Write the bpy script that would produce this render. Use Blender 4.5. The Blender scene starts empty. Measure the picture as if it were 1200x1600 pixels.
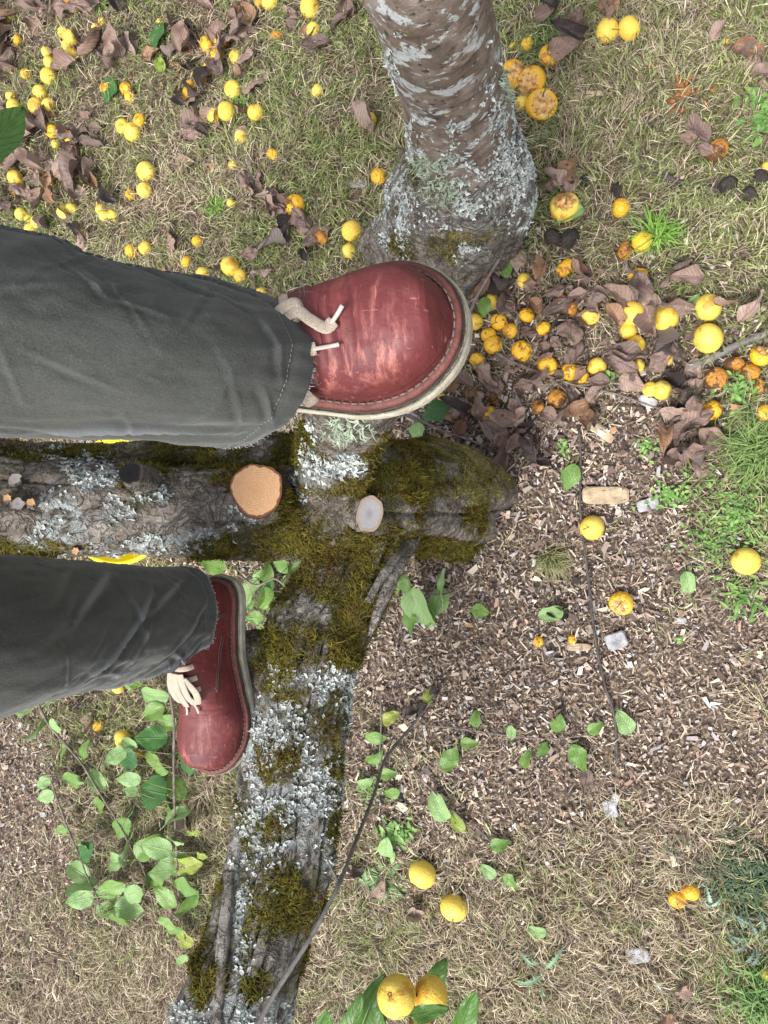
import bpy, math, random
import numpy as np
from mathutils import Vector

# ------------------------------------------------------------------ camera, sky, sun, exposure
SC = bpy.context.scene
H = 1.75
TH = math.radians(16.0)
CT, ST = math.cos(TH), math.sin(TH)
FPX = 1200.0
cd = bpy.data.cameras.new('camera')
cam = bpy.data.objects.new('camera', cd); SC.collection.objects.link(cam)
cam.location = (0, 0, H); cam.rotation_euler = (0, TH, 0)
cd.sensor_fit = 'VERTICAL'; cd.sensor_height = 24; cd.lens = 24 * FPX / 1600
cd.clip_start = 0.02; cd.clip_end = 500
SC.camera = cam
SC.render.resolution_x = 768; SC.render.resolution_y = 1024

SUN_EL, SUN_AZ = math.radians(58), math.radians(200)   # azimuth measured from +Y towards +X
w = bpy.data.worlds.new('World'); SC.world = w; w.use_nodes = True
nt = w.node_tree; nt.nodes.clear()
sky = nt.nodes.new('ShaderNodeTexSky'); sky.sky_type = 'NISHITA'; sky.sun_disc = False
sky.sun_elevation = SUN_EL; sky.sun_rotation = SUN_AZ
sky.air_density = 1.0; sky.dust_density = 4.0; sky.ozone_density = 1.0
hs = nt.nodes.new('ShaderNodeHueSaturation'); hs.inputs['Saturation'].default_value = 0.35
bg = nt.nodes.new('ShaderNodeBackground'); bg.inputs['Strength'].default_value = 0.125
ow = nt.nodes.new('ShaderNodeOutputWorld')
nt.links.new(sky.outputs[0], hs.inputs['Color']); nt.links.new(hs.outputs[0], bg.inputs[0]); nt.links.new(bg.outputs[0], ow.inputs[0])
sl = bpy.data.lights.new('sun', 'SUN'); sl.energy = 1.6; sl.angle = math.radians(18); sl.color = (1, .975, .945)
sun = bpy.data.objects.new('sun', sl); SC.collection.objects.link(sun)
sd = Vector((math.sin(SUN_AZ) * math.cos(SUN_EL), math.cos(SUN_AZ) * math.cos(SUN_EL), math.sin(SUN_EL)))
sun.rotation_euler = sd.to_track_quat('Z', 'Y').to_euler(); sun.location = sd * 20
SC.view_settings.view_transform = 'Standard'; SC.view_settings.look = 'None'
SC.view_settings.gamma = 1; SC.view_settings.use_curve_mapping = False
SC.view_settings.exposure = 1.15

# ------------------------------------------------------------------ helpers
R = np.random.default_rng(7)
random.seed(7)
PI = math.pi

def P(px, py, d):
    """the place d metres along the viewing axis seen at that spot of the photograph"""
    u = (px - 600) / FPX; v = (800 - py) / FPX
    return np.array([(u * CT - ST) * d, v * d, H - (CT + u * ST) * d])

def G(px, py, z=0.0):
    u = (px - 600) / FPX
    return P(px, py, (H - z) / (CT + u * ST))

def GS(px):
    """pixels per metre on the ground"""
    u = (px - 600) / FPX
    return FPX / (H / (CT + u * ST))

def proj(p):
    p = np.asarray(p); x = p[..., 0]; y = p[..., 1]; z = p[..., 2] - H
    xc = x * CT - z * ST; d = -(x * ST + z * CT)
    return 600 + xc / d * FPX, 800 - y / d * FPX

def _h(i, j, k, s):
    n = (i * 374761393 + j * 668265263 + k * 2147483647 + s * 1274126177) & 0xffffffff
    n = ((n ^ (n >> 13)) * 1274126177) & 0xffffffff
    n = n ^ (n >> 16)
    return (n & 0xffff) / 65535.0

def vn(p, s=0):
    """value noise, -1..1"""
    p = np.asarray(p, float); f = np.floor(p); t = p - f; t = t * t * (3 - 2 * t)
    i = f.astype(np.int64); a = 0
    for dx in (0, 1):
        for dy in (0, 1):
            for dz in (0, 1):
                wt = (t[..., 0] if dx else 1 - t[..., 0]) * (t[..., 1] if dy else 1 - t[..., 1]) * (t[..., 2] if dz else 1 - t[..., 2])
                a = a + wt * _h(i[..., 0] + dx, i[..., 1] + dy, i[..., 2] + dz, s)
    return a * 2 - 1

def fbm(p, o=4, s=0):
    p = np.asarray(p, float); a = 0; m = 1.0
    for k in range(o):
        a = a + m * vn(p, s + k * 17); p = p * 2.03 + 5.1; m *= .5
    return a / 1.9

def emp(name, loc, label=None, cat=None, group=None):
    o = bpy.data.objects.new(name, None); SC.collection.objects.link(o)
    o.location = [float(q) for q in loc]; o.empty_display_size = .05
    if label: o['label'] = label
    if cat: o['category'] = cat
    if group: o['group'] = group
    bpy.context.view_layer.update() if False else None
    return o

def tag(o, label=None, cat=None, group=None, kind=None):
    if label: o['label'] = label
    if cat: o['category'] = cat
    if group: o['group'] = group
    if kind: o['kind'] = kind
    return o

def mdata(name, V, F, mat=None, smooth=True, col=None, uv=None):
    """F: list of arrays (each n x k) or one array"""
    me = bpy.data.meshes.new(name)
    if not isinstance(F, (list, tuple)): F = [F]
    F = [np.asarray(f, np.int32) for f in F if len(f)]
    V = np.asarray(V, np.float32)
    me.vertices.add(len(V)); me.vertices.foreach_set('co', V.ravel())
    loops = np.concatenate([f.ravel() for f in F])
    tot = np.concatenate([np.full(len(f), f.shape[1], np.int32) for f in F])
    st = np.concatenate([[0], np.cumsum(tot)[:-1]]).astype(np.int32)
    me.loops.add(len(loops)); me.loops.foreach_set('vertex_index', loops)
    me.polygons.add(len(tot)); me.polygons.foreach_set('loop_start', st); me.polygons.foreach_set('loop_total', tot)
    me.polygons.foreach_set('use_smooth', np.full(len(tot), bool(smooth)))
    if col is not None:
        c = np.ones((len(V), 4), np.float32); c[:, :3] = col
        a = me.color_attributes.new('Col', 'FLOAT_COLOR', 'POINT'); a.data.foreach_set('color', c.ravel())
    if uv is not None:
        u = me.uv_layers.new(name='UVMap'); u.data.foreach_set('uv', np.asarray(uv, np.float32)[loops].ravel())
    if mat:
        for m in (mat if isinstance(mat, (list, tuple)) else [mat]): me.materials.append(m)
    me.update(calc_edges=True); me.validate()
    return me

def link(name, me, parent=None, loc=None):
    o = bpy.data.objects.new(name, me); SC.collection.objects.link(o)
    if parent is not None: o.parent = parent
    if loc is not None: o.location = [float(q) for q in loc]
    return o

def obj(name, V, F, mat, parent=None, **k):
    """V in world space; parents here are unrotated empties or objects, so subtract their world origin"""
    V = np.asarray(V, float)
    org = np.zeros(3); p = parent
    while p is not None:
        org = org + np.array(p.location); p = p.parent
    return link(name, mdata(name, V - org, F, mat, **k), parent)

class MB:
    def __init__(s): s.V = []; s.Q = []; s.T = []; s.C = []; s.n = 0
    def add(s, V, Q=None, T=None, col=None):
        V = np.asarray(V, float); s.V.append(V)
        if Q is not None and len(Q): s.Q.append(np.asarray(Q) + s.n)
        if T is not None and len(T): s.T.append(np.asarray(T) + s.n)
        if col is not None: s.C.append(np.broadcast_to(np.asarray(col, float), V.shape) if np.ndim(col) < 2 else np.asarray(col))
        s.n += len(V); return s
    def faces(s):
        r = []
        if s.Q: r.append(np.concatenate(s.Q))
        if s.T: r.append(np.concatenate(s.T))
        return r
    def verts(s): return np.concatenate(s.V)
    def col(s): return np.concatenate(s.C) if s.C else None
    def build(s, name, mat, parent=None, smooth=True):
        return obj(name, s.verts(), s.faces(), mat, parent, smooth=smooth, col=s.col())

def spl(pts, n):
    """Catmull-Rom through rows of pts (any width), n samples evenly in arc length of the first three columns"""
    p = np.asarray(pts, float)
    if len(p) == 2:
        t = np.linspace(0, 1, n)[:, None]; return p[0] * (1 - t) + p[1] * t
    q = np.vstack([2 * p[0] - p[1], p, 2 * p[-1] - p[-2]]); out = []
    for i in range(1, len(q) - 2):
        t = np.linspace(0, 1, 24, endpoint=False)[:, None]
        a, b, c, d = q[i - 1], q[i], q[i + 1], q[i + 2]
        out.append(.5 * ((2 * b) + (c - a) * t + (2 * a - 5 * b + 4 * c - d) * t ** 2 + (3 * b - a - 3 * c + d) * t ** 3))
    out = np.vstack(out + [p[-1:]])
    L = np.concatenate([[0], np.cumsum(np.linalg.norm(np.diff(out[:, :3], axis=0), axis=1))])
    s = np.linspace(0, L[-1], n)
    return np.stack([np.interp(s, L, out[:, k]) for k in range(out.shape[1])], 1)

def frames(c, up=(0, 0, 1)):
    t = np.gradient(c, axis=0); t /= np.linalg.norm(t, axis=1)[:, None] + 1e-12
    n0 = np.cross(t[0], up)
    if np.linalg.norm(n0) < 1e-3: n0 = np.cross(t[0], (0, 1, 0))
    n = [n0 / np.linalg.norm(n0)]
    for i in range(1, len(t)):
        v = n[-1] - t[i] * np.dot(n[-1], t[i]); n.append(v / np.linalg.norm(v))
    n = np.array(n); return t, n, np.cross(t, n)

def tube(pts, n, seg, disp=None, ra=1.0, rb=1.0, caps=True, up=(0, 0, 1)):
    """pts rows x,y,z,r -> V,Q,T ; disp(pos, s, ang, r)->metres"""
    c = spl(pts, n); r = c[:, 3]; c = c[:, :3]
    t, a, b = frames(c, up)
    s = np.concatenate([[0], np.cumsum(np.linalg.norm(np.diff(c, axis=0), axis=1))])
    th = np.linspace(0, 2 * PI, seg, endpoint=False)
    TT, SS = np.meshgrid(th, s); RR = np.repeat(r[:, None], seg, 1)
    nv = np.cos(TT)[..., None] * a[:, None] * ra + np.sin(TT)[..., None] * b[:, None] * rb
    if disp is not None:
        pos = c[:, None] + nv * RR[..., None]
        RR = RR + disp(pos, SS, TT, RR)
    V = (c[:, None] + nv * RR[..., None]).reshape(-1, 3)
    i = np.arange(n - 1)[:, None] * seg; j = np.arange(seg)[None]; k = (j + 1) % seg
    Q = np.stack([i + j, i + k, i + seg + k, i + seg + j], -1).reshape(-1, 4)
    T = np.zeros((0, 3), int)
    if caps:
        V = np.vstack([V, c[:1], c[-1:]]); m = n * seg; jj = np.arange(seg); kk = (jj + 1) % seg
        T = np.vstack([np.stack([kk, jj, np.full(seg, m)], 1), np.stack([jj + (n - 1) * seg, kk + (n - 1) * seg, np.full(seg, m + 1)], 1)])
    return V, Q, T

def tnormals(V, Q):
    a = V[Q[:, 0]]; b = V[Q[:, 1]]; c = V[Q[:, 2]]; d = V[Q[:, 3]]
    n = np.cross(c - a, d - b); ar = np.linalg.norm(n, axis=1) + 1e-12
    return n / ar[:, None], ar / 2

def sample(V, Q, n):
    nr, ar = tnormals(V, Q)
    f = R.choice(len(Q), n, p=ar / ar.sum())
    u = R.random((n, 1)); v = R.random((n, 1))
    a, b, c, d = (V[Q[f, k]] for k in range(4))
    return (a * (1 - u) + b * u) * (1 - v) + (d * (1 - u) + c * u) * v, nr[f]

def rot(ax, an):
    return np.array(__import__('mathutils').Matrix.Rotation(an, 3, ax))

def lerp(a, b, t): return a + (b - a) * t

# ------------------------------------------------------------------ materials
class NB:
    def __init__(s, name):
        s.m = bpy.data.materials.new(name); s.m.use_nodes = True; s.t = s.m.node_tree
        s.t.nodes.clear(); s.o = s.t.nodes.new('ShaderNodeOutputMaterial'); s.b = s.t.nodes.new('ShaderNodeBsdfPrincipled')
        s.t.links.new(s.b.outputs[0], s.o.inputs[0]); s.b.inputs['Roughness'].default_value = .8
    def n(s, typ, **k):
        x = s.t.nodes.new('ShaderNode' + typ)
        for a, v in k.items():
            if a in x.inputs.keys() if hasattr(x.inputs, 'keys') else False: x.inputs[a].default_value = v
            else: setattr(x, a, v)
        return x
    def set(s, sock, v):
        if hasattr(v, 'is_output') or isinstance(v, bpy.types.NodeSocket): s.t.links.new(v, sock)
        elif isinstance(v, (tuple, list)) and len(v) == 3 and sock.type == 'RGBA': sock.default_value = (*v, 1)
        else: sock.default_value = v
    def obj(s, scale=(1, 1, 1), rnd=False, kind='Object'):
        tc = s.n('TexCoord'); mp = s.n('Mapping'); s.set(mp.inputs['Vector'], tc.outputs[kind]); mp.inputs['Scale'].default_value = scale
        if rnd:
            oi = s.n('ObjectInfo'); ml = s.n('VectorMath', operation='SCALE'); ml.inputs[0].default_value = (37, 23, 51)
            s.set(ml.inputs['Scale'], oi.outputs['Random']); s.set(mp.inputs['Location'], ml.outputs[0])
        return mp.outputs[0]
    def noise(s, vec, scale, detail=4, rough=.55, dist=0):
        x = s.n('TexNoise'); s.set(x.inputs['Vector'], vec); x.inputs['Scale'].default_value = scale
        x.inputs['Detail'].default_value = detail; x.inputs['Roughness'].default_value = rough; x.inputs['Distortion'].default_value = dist
        return x.outputs['Fac']
    def voro(s, vec, scale, feat='F1', out='Distance'):
        x = s.n('TexVoronoi', feature=feat); s.set(x.inputs['Vector'], vec); x.inputs['Scale'].default_value = scale
        return x.outputs[out]
    def ramp(s, f, stops):
        x = s.n('ValToRGB'); s.set(x.inputs[0], f); e = x.color_ramp.elements
        while len(e) < len(stops): e.new(.5)
        for q, (p, c) in zip(e, stops):
            q.position = p; q.color = (*c, 1) if isinstance(c, (tuple, list)) else (c, c, c, 1)
        return x.outputs[0]
    def mix(s, f, a, b, mode='MIX'):
        x = s.n('Mix', data_type='RGBA', blend_type=mode)
        s.set(x.inputs['Factor'] if False else x.inputs[0], f); s.set(x.inputs[6], a); s.set(x.inputs[7], b)
        return x.outputs[2]
    def math(s, op, a, b=0.0):
        x = s.n('Math', operation=op); s.set(x.inputs[0], a); s.set(x.inputs[1], b); return x.outputs[0]
    def attr(s, name='Col'):
        x = s.n('Attribute', attribute_name=name); return x.outputs['Color']
    def random(s): return s.n('ObjectInfo').outputs['Random']
    def bump(s, h, dist=.002, st=1.0):
        x = s.n('Bump'); s.set(x.inputs['Height'], h); x.inputs['Distance'].default_value = dist; x.inputs['Strength'].default_value = st
        s.set(s.b.inputs['Normal'], x.outputs[0])
    def col(s, c): s.set(s.b.inputs['Base Color'], c)
    def rough(s, c): s.set(s.b.inputs['Roughness'], c)
    def inp(s, k, v): s.b.inputs[k].default_value = v

M = {}
def attrmat(name, rough=.8, trans=0.0, spec=.3, sc=0):
    b = NB(name); b.col(b.attr()); b.rough(rough); b.inp('Specular IOR Level', spec)
    if trans:
        tr = b.n('BsdfTranslucent'); b.set(tr.inputs[0], b.attr()); mx = b.n('MixShader'); mx.inputs[0].default_value = trans
        b.set(mx.inputs[1], b.b.outputs[0]); b.set(mx.inputs[2], tr.outputs[0]); b.set(b.o.inputs[0], mx.outputs[0])
    M[name] = b.m; return b.m
attrmat('grass', .6, .25); attrmat('chips', .85); attrmat('moss', .9, .2, .1); attrmat('lichen', .9, .1, .1); attrmat('weed', .55, .2)

b = NB('soil'); v = b.obj()
c = b.ramp(b.noise(v, 26, 9, .72), [(.3, (.038, .026, .020)), (.52, (.085, .060, .046)), (.75, (.19, .145, .115))])
c = b.mix(b.ramp(b.noise(v, 160, 4), [(.5, 0.), (.62, 1.)]), c, (.30, .23, .16))
c = b.mix(b.ramp(b.noise(v, 95, 3), [(.6, 0.), (.68, 1.)]), c, (.03, .022, .018))
b.col(c); b.rough(.95); b.bump(b.noise(v, 120, 6), .006); M['soil'] = b.m

def bark(name, base, dark, pale, zs=1.0, lich=.58, mossf=.62, lc=(.42, .46, .45)):
    b = NB(name); v = b.obj(); v2 = b.obj((1, 1, zs))
    c = b.ramp(b.noise(v2, 30, 8, .65, .6), [(.3, dark), (.48, base), (.68, pale)])
    c = b.mix(b.ramp(b.noise(v, 55, 6, .6), [(.45, 0.), (.66, .4)]), c, (.15, .14, .085))
    c = b.mix(b.ramp(b.noise(v, 9, 5), [(mossf - .04, 0.), (mossf + .08, .6)]), c, (.11, .10, .035))
    l = b.math('MULTIPLY', b.ramp(b.noise(v2, 16, 8, .7, 1.2), [(lich, 0.), (lich + .03, 1.)]), b.ramp(b.noise(v, 150, 3), [(.4, .2), (.5, 1.)]))
    c = b.mix(l, c, lc)
    sp = b.ramp(b.noise(v, 210, 2), [(.66, 0.), (.7, 1.)]); c = b.mix(sp, c, (.38, .38, .33))
    ck = b.ramp(b.math('ABSOLUTE', b.math('SUBTRACT', b.noise(v2, 17, 5, .6, .8), .5)), [(.0, 1.), (.03, 0.)])
    ck2 = b.ramp(b.math('ABSOLUTE', b.math('SUBTRACT', b.noise(v2, 46, 4, .6, .5), .5)), [(.0, .8), (.035, 0.)])
    ck = b.math('MAXIMUM', ck, ck2); c = b.mix(b.math('MULTIPLY', ck, .6), c, (.035, .028, .022))
    at = b.n('Attribute', attribute_name='Col'); sx = b.n('SeparateXYZ'); b.set(sx.inputs[0], at.outputs['Color'])
    lm = b.math('MULTIPLY', sx.outputs[1], b.ramp(b.noise(v, 40, 6, .72, .5), [(.49, 0.), (.53, .95)])); c = b.mix(lm, c, b.mix(b.noise(v, 120, 4), (.33, .37, .36), (.56, .60, .59)))
    mm = b.math('MULTIPLY', sx.outputs[0], b.ramp(b.noise(v, 20, 5, .7), [(.44, 0.), (.52, .85)])); c = b.mix(mm, c, b.mix(b.noise(v, 150, 4), (.035, .032, .010), (.10, .09, .02)))
    b.col(c); b.rough(.85); b.inp('Specular IOR Level', .25)
    h = b.math('ADD', b.noise(v2, 60, 8, .75), b.math('MULTIPLY', l, .25)); h = b.math('SUBTRACT', h, b.math('MULTIPLY', ck, .5)); b.bump(h, .010, 1.0)
    M[name] = b.m
bark('bark_old', (.25, .215, .185), (.08, .062, .05), (.40, .36, .325), lich=.60, mossf=.60)
bark('bark_dead', (.25, .225, .205), (.06, .05, .043), (.42, .39, .365), lich=.58, mossf=.62)
# smooth bark of the upright stem: brown with pale crusts drawn out round the girth
b = NB('bark_smooth'); v = b.obj(); vs = b.obj((1, 1, 1.5)); 
c = b.ramp(b.noise(v, 22, 7, .6, .5), [(.3, (.085, .062, .048)), (.5, (.17, .130, .105)), (.72, (.28, .24, .21))])
c = b.mix(b.ramp(b.noise(vs, 34, 5), [(.55, 0.), (.62, .6)]), c, (.27, .22, .19))
pa = b.ramp(b.noise(vs, 19, 6, .68, .35), [(.565, 0.), (.60, .9)])
pb = b.ramp(b.noise(vs, 42, 6, .6, .5), [(.6, 0.), (.63, .9)])
c = b.mix(b.math('MAXIMUM', pa, pb), c, b.mix(b.noise(v, 140, 4), (.38, .41, .41), (.62, .66, .67)))
c = b.mix(b.ramp(b.noise(v, 60, 2), [(.70, 0.), (.73, .9)]), c, (.22, .17, .05))
c = b.mix(b.ramp(b.noise(v, 75, 4), [(.33, .9), (.40, 0.)]), c, (.03, .022, .016))
b.col(c); b.rough(.6); b.bump(b.math('ADD', b.noise(vs, 60, 7, .7), b.math('MULTIPLY', pa, .15)), .0035, .8); M['bark_smooth'] = b.m

def wood(name, c1, c2, rim, cen, rimw=.92):
    b = NB(name); tc = b.n('TexCoord'); mp = b.n('Mapping'); b.set(mp.inputs[0], tc.outputs['UV'])
    ds = b.n('VectorMath', operation='LENGTH'); b.set(ds.inputs[0], mp.outputs[0])
    no = b.noise(tc.outputs['UV'], 5, 4)
    rr = b.math('ADD', b.math('MULTIPLY', ds.outputs['Value'], 90), b.math('MULTIPLY', no, 26))
    ring = b.math('MULTIPLY', b.math('ADD', b.math('SINE', rr), 1), .5)
    c = b.mix(b.math('MULTIPLY', ring, b.math('MULTIPLY', no, .95)), c1, c2)
    c = b.mix(b.ramp(b.math('ADD', ds.outputs['Value'], b.math('MULTIPLY', no, .25)), [(.12, .7), (.5, 0.)]), c, cen)
    c = b.mix(b.ramp(b.math('ADD', ds.outputs['Value'], b.math('MULTIPLY', b.math('SUBTRACT', b.noise(tc.outputs['UV'], 3, 3), .45), .22)), [(rimw, 0.), (rimw + .02, 1.)]), c, rim)
    c = b.mix(b.ramp(b.noise(tc.outputs['UV'], 40, 4), [(.5, 0.), (.9, .6)]), c, c2)
    b.col(c); b.rough(.7); b.bump(ring, .0004, .5); M[name] = b.m
wood('cut_fresh', (.66, .39, .20), (.38, .18, .07), (.15, .055, .025), (.56, .30, .13))
wood('cut_grey', (.33, .315, .315), (.20, .19, .195), (.30, .23, .17), (.16, .145, .15), .80)
wood('cut_black', (.010, .010, .011), (.016, .016, .017), (.03, .026, .022), (.006, .006, .006))
M['cut_black'].node_tree.nodes['Principled BSDF'].inputs['Specular IOR Level'].default_value = .1

def plain(name, c, rough=.7, noise=0, c2=None, bump=0, bs=100, spec=.4, rnd=False):
    b = NB(name); v = b.obj(rnd=rnd)
    if c2: b.col(b.ramp(b.noise(v, noise, 5), [(.32, c), (.68, c2)]))
    else: b.col(c)
    b.rough(rough); b.inp('Specular IOR Level', spec)
    if bump: b.bump(b.noise(v, bs, 5), bump)
    M[name] = b.m; return b
plain('twig', (.10, .075, .06), .8, 60, (.24, .20, .17), .002, 200)
plain('twig_dark', (.035, .03, .028), .7, 60, (.11, .095, .085), .001, 200)
plain('twig_grey', (.10, .092, .085), .7, 50, (.22, .205, .19), .001, 200)
plain('twig_green', (.20, .16, .08), .6, 60, (.27, .24, .12))
plain('stone', (.20, .20, .215), .8, 50, (.46, .46, .46), .003, 80, rnd=True)
plain('chip_wood', (.30, .22, .14), .85, 45, (.56, .44, .29), .002, 150, rnd=True)
plain('bucket', (.74, .62, .015), .4)
plain('bucket_inside', (.72, .62, .02), .5)
plain('metal', (.5, .5, .5), .35)
plain('pulp', (.12, .045, .015), .5, 120, (.34, .15, .05), .004, 150)
plain('stalk', (.24, .20, .07), .7, 80, (.13, .08, .04))
plain('calyx', (.035, .022, .014), .9)
plain('skin', (.55, .36, .27), .55)
plain('sock', (.05, .05, .055), .9)

def pear(name, c1, c2, spot, sth, wr=0.0, rough=.42):
    b = NB(name); v = b.obj(rnd=True); v0 = b.obj()
    c = b.ramp(b.noise(v, 1.6, 3), [(.3, c1), (.7, c2)])
    c = b.mix(b.ramp(b.noise(v, 1.7, 5, .6), [(sth, 0.), (sth + .05, .9)]), c, spot)
    c = b.mix(b.ramp(b.noise(v, 13, 2), [(.70, 0.), (.75, .8)]), c, (.22, .11, .02))
    if c1[0] > .6: c = b.mix(b.math('MULTIPLY', b.random(), .35), c, (.78, .42, .03))
    b.col(c); b.rough(rough); b.inp('Subsurface Weight', .08); b.inp('Subsurface Radius', (.006, .004, .001)); b.inp('Subsurface Scale', 1.)
    b.bump(b.noise(v, 5 if wr else 16, 4), .0015 + wr); M[name] = b.m
pear('pear_yellow', (.74, .52, .07), (.80, .64, .13), (.50, .26, .04), .57, rough=.5)
pear('pear_orange', (.74, .36, .02), (.80, .50, .03), (.22, .075, .02), .56, .003)
pear('pear_brown', (.38, .15, .025), (.55, .26, .03), (.06, .025, .015), .50, .005, .5)
pear('pear_black', (.022, .016, .014), (.05, .035, .028), (.012, .01, .01), .55, .006, .75)
b = NB('pear_flesh'); v = b.obj(rnd=True); b.col(b.ramp(b.noise(v, 6, 5), [(.35, (.34, .13, .03)), (.5, (.72, .40, .12)), (.7, (.82, .60, .30))])); b.rough(.5); b.bump(b.noise(v, 9, 4), .006); M['pear_flesh'] = b.m

def leafmat(name, c1, c2, vein, vs=.7, rough=.5, spots=None, trans=.2):
    b = NB(name); tc = b.n('TexCoord'); sp = b.n('SeparateXYZ'); b.set(sp.inputs[0], tc.outputs['UV'])
    U, W = sp.outputs[0], sp.outputs[1]      # W -1..1 across, U 0..1 along
    aw = b.math('ABSOLUTE', W)
    mid = b.ramp(aw, [(.02, 1.), (.07, 0.)])
    x = b.math('SUBTRACT', U, b.math('MULTIPLY', aw, .28)); x = b.math('FRACT', b.math('MULTIPLY', x, 9)); x = b.math('ABSOLUTE', b.math('SUBTRACT', x, .5))
    side = b.ramp(x, [(.03, .6), (.09, 0.)])
    c = b.mix(b.random(), c1, c2)
    c = b.mix(b.ramp(b.noise(b.obj(rnd=True), 3.5, 5), [(.35, 0.), (.7, .4)]), c, c2)
    c = b.mix(b.math('MULTIPLY', b.math('MAXIMUM', mid, side), vs), c, vein)
    if spots: c = b.mix(b.ramp(b.noise(b.obj(rnd=True), 3, 4), [(.64, 0.), (.67, 1.)]), c, spots)
    gm = b.n('NewGeometry'); c = b.mix(b.math('MULTIPLY', gm.outputs['Backfacing'], .35), c, (.30, .33, .26) if c1[1] > c1[0] else (.26, .21, .19))
    b.col(c); b.rough(rough); b.bump(b.math('ADD', b.math('MAXIMUM', mid, side), b.noise(b.obj(), 9, 3)), .0012)
    tr = b.n('BsdfTranslucent'); b.set(tr.inputs[0], c); mx = b.n('MixShader'); mx.inputs[0].default_value = trans
    b.set(mx.inputs[1], b.b.outputs[0]); b.set(mx.inputs[2], tr.outputs[0]); b.set(b.o.inputs[0], mx.outputs[0]); M[name] = b.m
leafmat('leaf_dead', (.105, .073, .063), (.27, .18, .145), (.07, .045, .035), .3, .6, (.05, .035, .03), .08)
leafmat('leaf_dead_pale', (.25, .17, .135), (.37, .26, .21), (.14, .095, .065), .3, .6, (.10, .065, .05), .1)
leafmat('leaf_dead_dark', (.03, .025, .024), (.07, .055, .05), (.02, .015, .015), .5, .5, None, .03)
leafmat('leaf_green', (.13, .27, .05), (.22, .38, .09), (.36, .46, .18), .6, .42, None, .3)
leafmat('leaf_pale', (.25, .42, .15), (.33, .50, .20), (.42, .55, .28), .5, .5, None, .25)
leafmat('leaf_deep', (.035, .12, .03), (.06, .17, .035), (.16, .26, .10), .5, .38, None, .2)
leafmat('leaf_turning', (.24, .38, .06), (.36, .42, .08), (.45, .45, .12), .5, .45, (.10, .05, .03), .25)

leafmat('leaf_dead_warm', (.20, .105, .06), (.34, .20, .12), (.12, .07, .04), .3, .6, (.06, .035, .025), .1)
# cloth: dark grey-green twill, paler along fold ridges and at the hem
b = NB('cloth'); v = b.obj(); v2 = b.obj((1, 1, 1))
c = b.ramp(b.noise(b.obj((1, 3, 1)), 14, 6, .7), [(.3, (.038, .041, .034)), (.7, (.070, .073, .062))])
c = b.mix(b.ramp(b.noise(v, 620, 3, .7), [(.35, 0.), (.75, .45)]), c, (.12, .13, .128))
c = b.mix(b.ramp(b.noise(b.obj((1, 1, .2)), 55, 5), [(.52, 0.), (.72, .25)]), c, (.10, .105, .105))
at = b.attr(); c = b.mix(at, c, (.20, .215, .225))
b.col(c); b.rough(.9); b.inp('Sheen Weight', .22); b.inp('Sheen Roughness', .45); b.set(b.b.inputs['Sheen Tint'], (.8, .8, .8)); b.inp('Specular IOR Level', .15)
b.bump(b.math('ADD', b.noise(v, 700, 2), b.noise(b.obj((1, 4, 1)), 260, 3)), .0006, .6); M['cloth'] = b.m
plain('thread', (.17, .175, .165), .9); plain('thread_pale', (.50, .50, .50), .9)

b = NB('leather'); v = b.obj()
c = b.ramp(b.noise(v, 16, 5), [(.3, (.085, .012, .013)), (.7, (.145, .022, .022))])
c = b.mix(b.ramp(b.noise(v, 55, 6, .7), [(.45, 0.), (.75, .5)]), c, (.13, .020, .018))
sc = b.math('MULTIPLY', b.ramp(b.noise(b.obj((1.6, .30, 1)), 70, 6, .72, .35), [(.50, 0.), (.64, .85)]), b.attr())
c = b.mix(sc, c, (.50, .19, .15))
sr = b.ramp(b.noise(b.obj((3.2, .22, 1)), 120, 3, .5, .4), [(.68, 0.), (.72, .5)]); c = b.mix(sr, c, (.48, .20, .16))
sq = b.ramp(b.noise(b.obj((.25, 3, 1)), 130, 3, .5, .4), [(.70, 0.), (.73, .45)]); c = b.mix(sq, c, (.50, .22, .18))
c = b.mix(b.ramp(b.noise(v, 420, 3), [(.62, 0.), (.72, .35)]), c, (.09, .03, .025))
b.col(c); b.rough(b.ramp(b.noise(v, 40, 5), [(.3, .52), (.7, .74)])); b.inp('Specular IOR Level', .55)
b.inp('Coat Weight', .03); b.inp('Coat Roughness', .25)
b.bump(b.math('ADD', b.noise(v, 380, 3), b.noise(b.obj((.6, 1.6, 1)), 45, 4)), .0008, .5); M['leather'] = b.m
plain('welt', (.085, .022, .018), .55, 70, (.16, .05, .04), .001, 300)
plain('welt_dirt', (.045, .035, .03), .9, 60, (.09, .075, .06), .001, 300)
plain('crepe', (.40, .37, .28), .85, 55, (.60, .56, .45), .0015, 350, spec=.2)
plain('stitch', (.085, .07, .055), .9, 300, (.20, .17, .14))
b = NB('lace'); v = b.obj(); b.col(b.ramp(b.voro(v, 1300), [(.2, (.58, .50, .40)), (.7, (.38, .31, .24))])); b.rough(.95); b.bump(b.voro(v, 1300), .0006, 1); M['lace'] = b.m
plain('aglet', (.46, .40, .35), .35)

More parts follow.
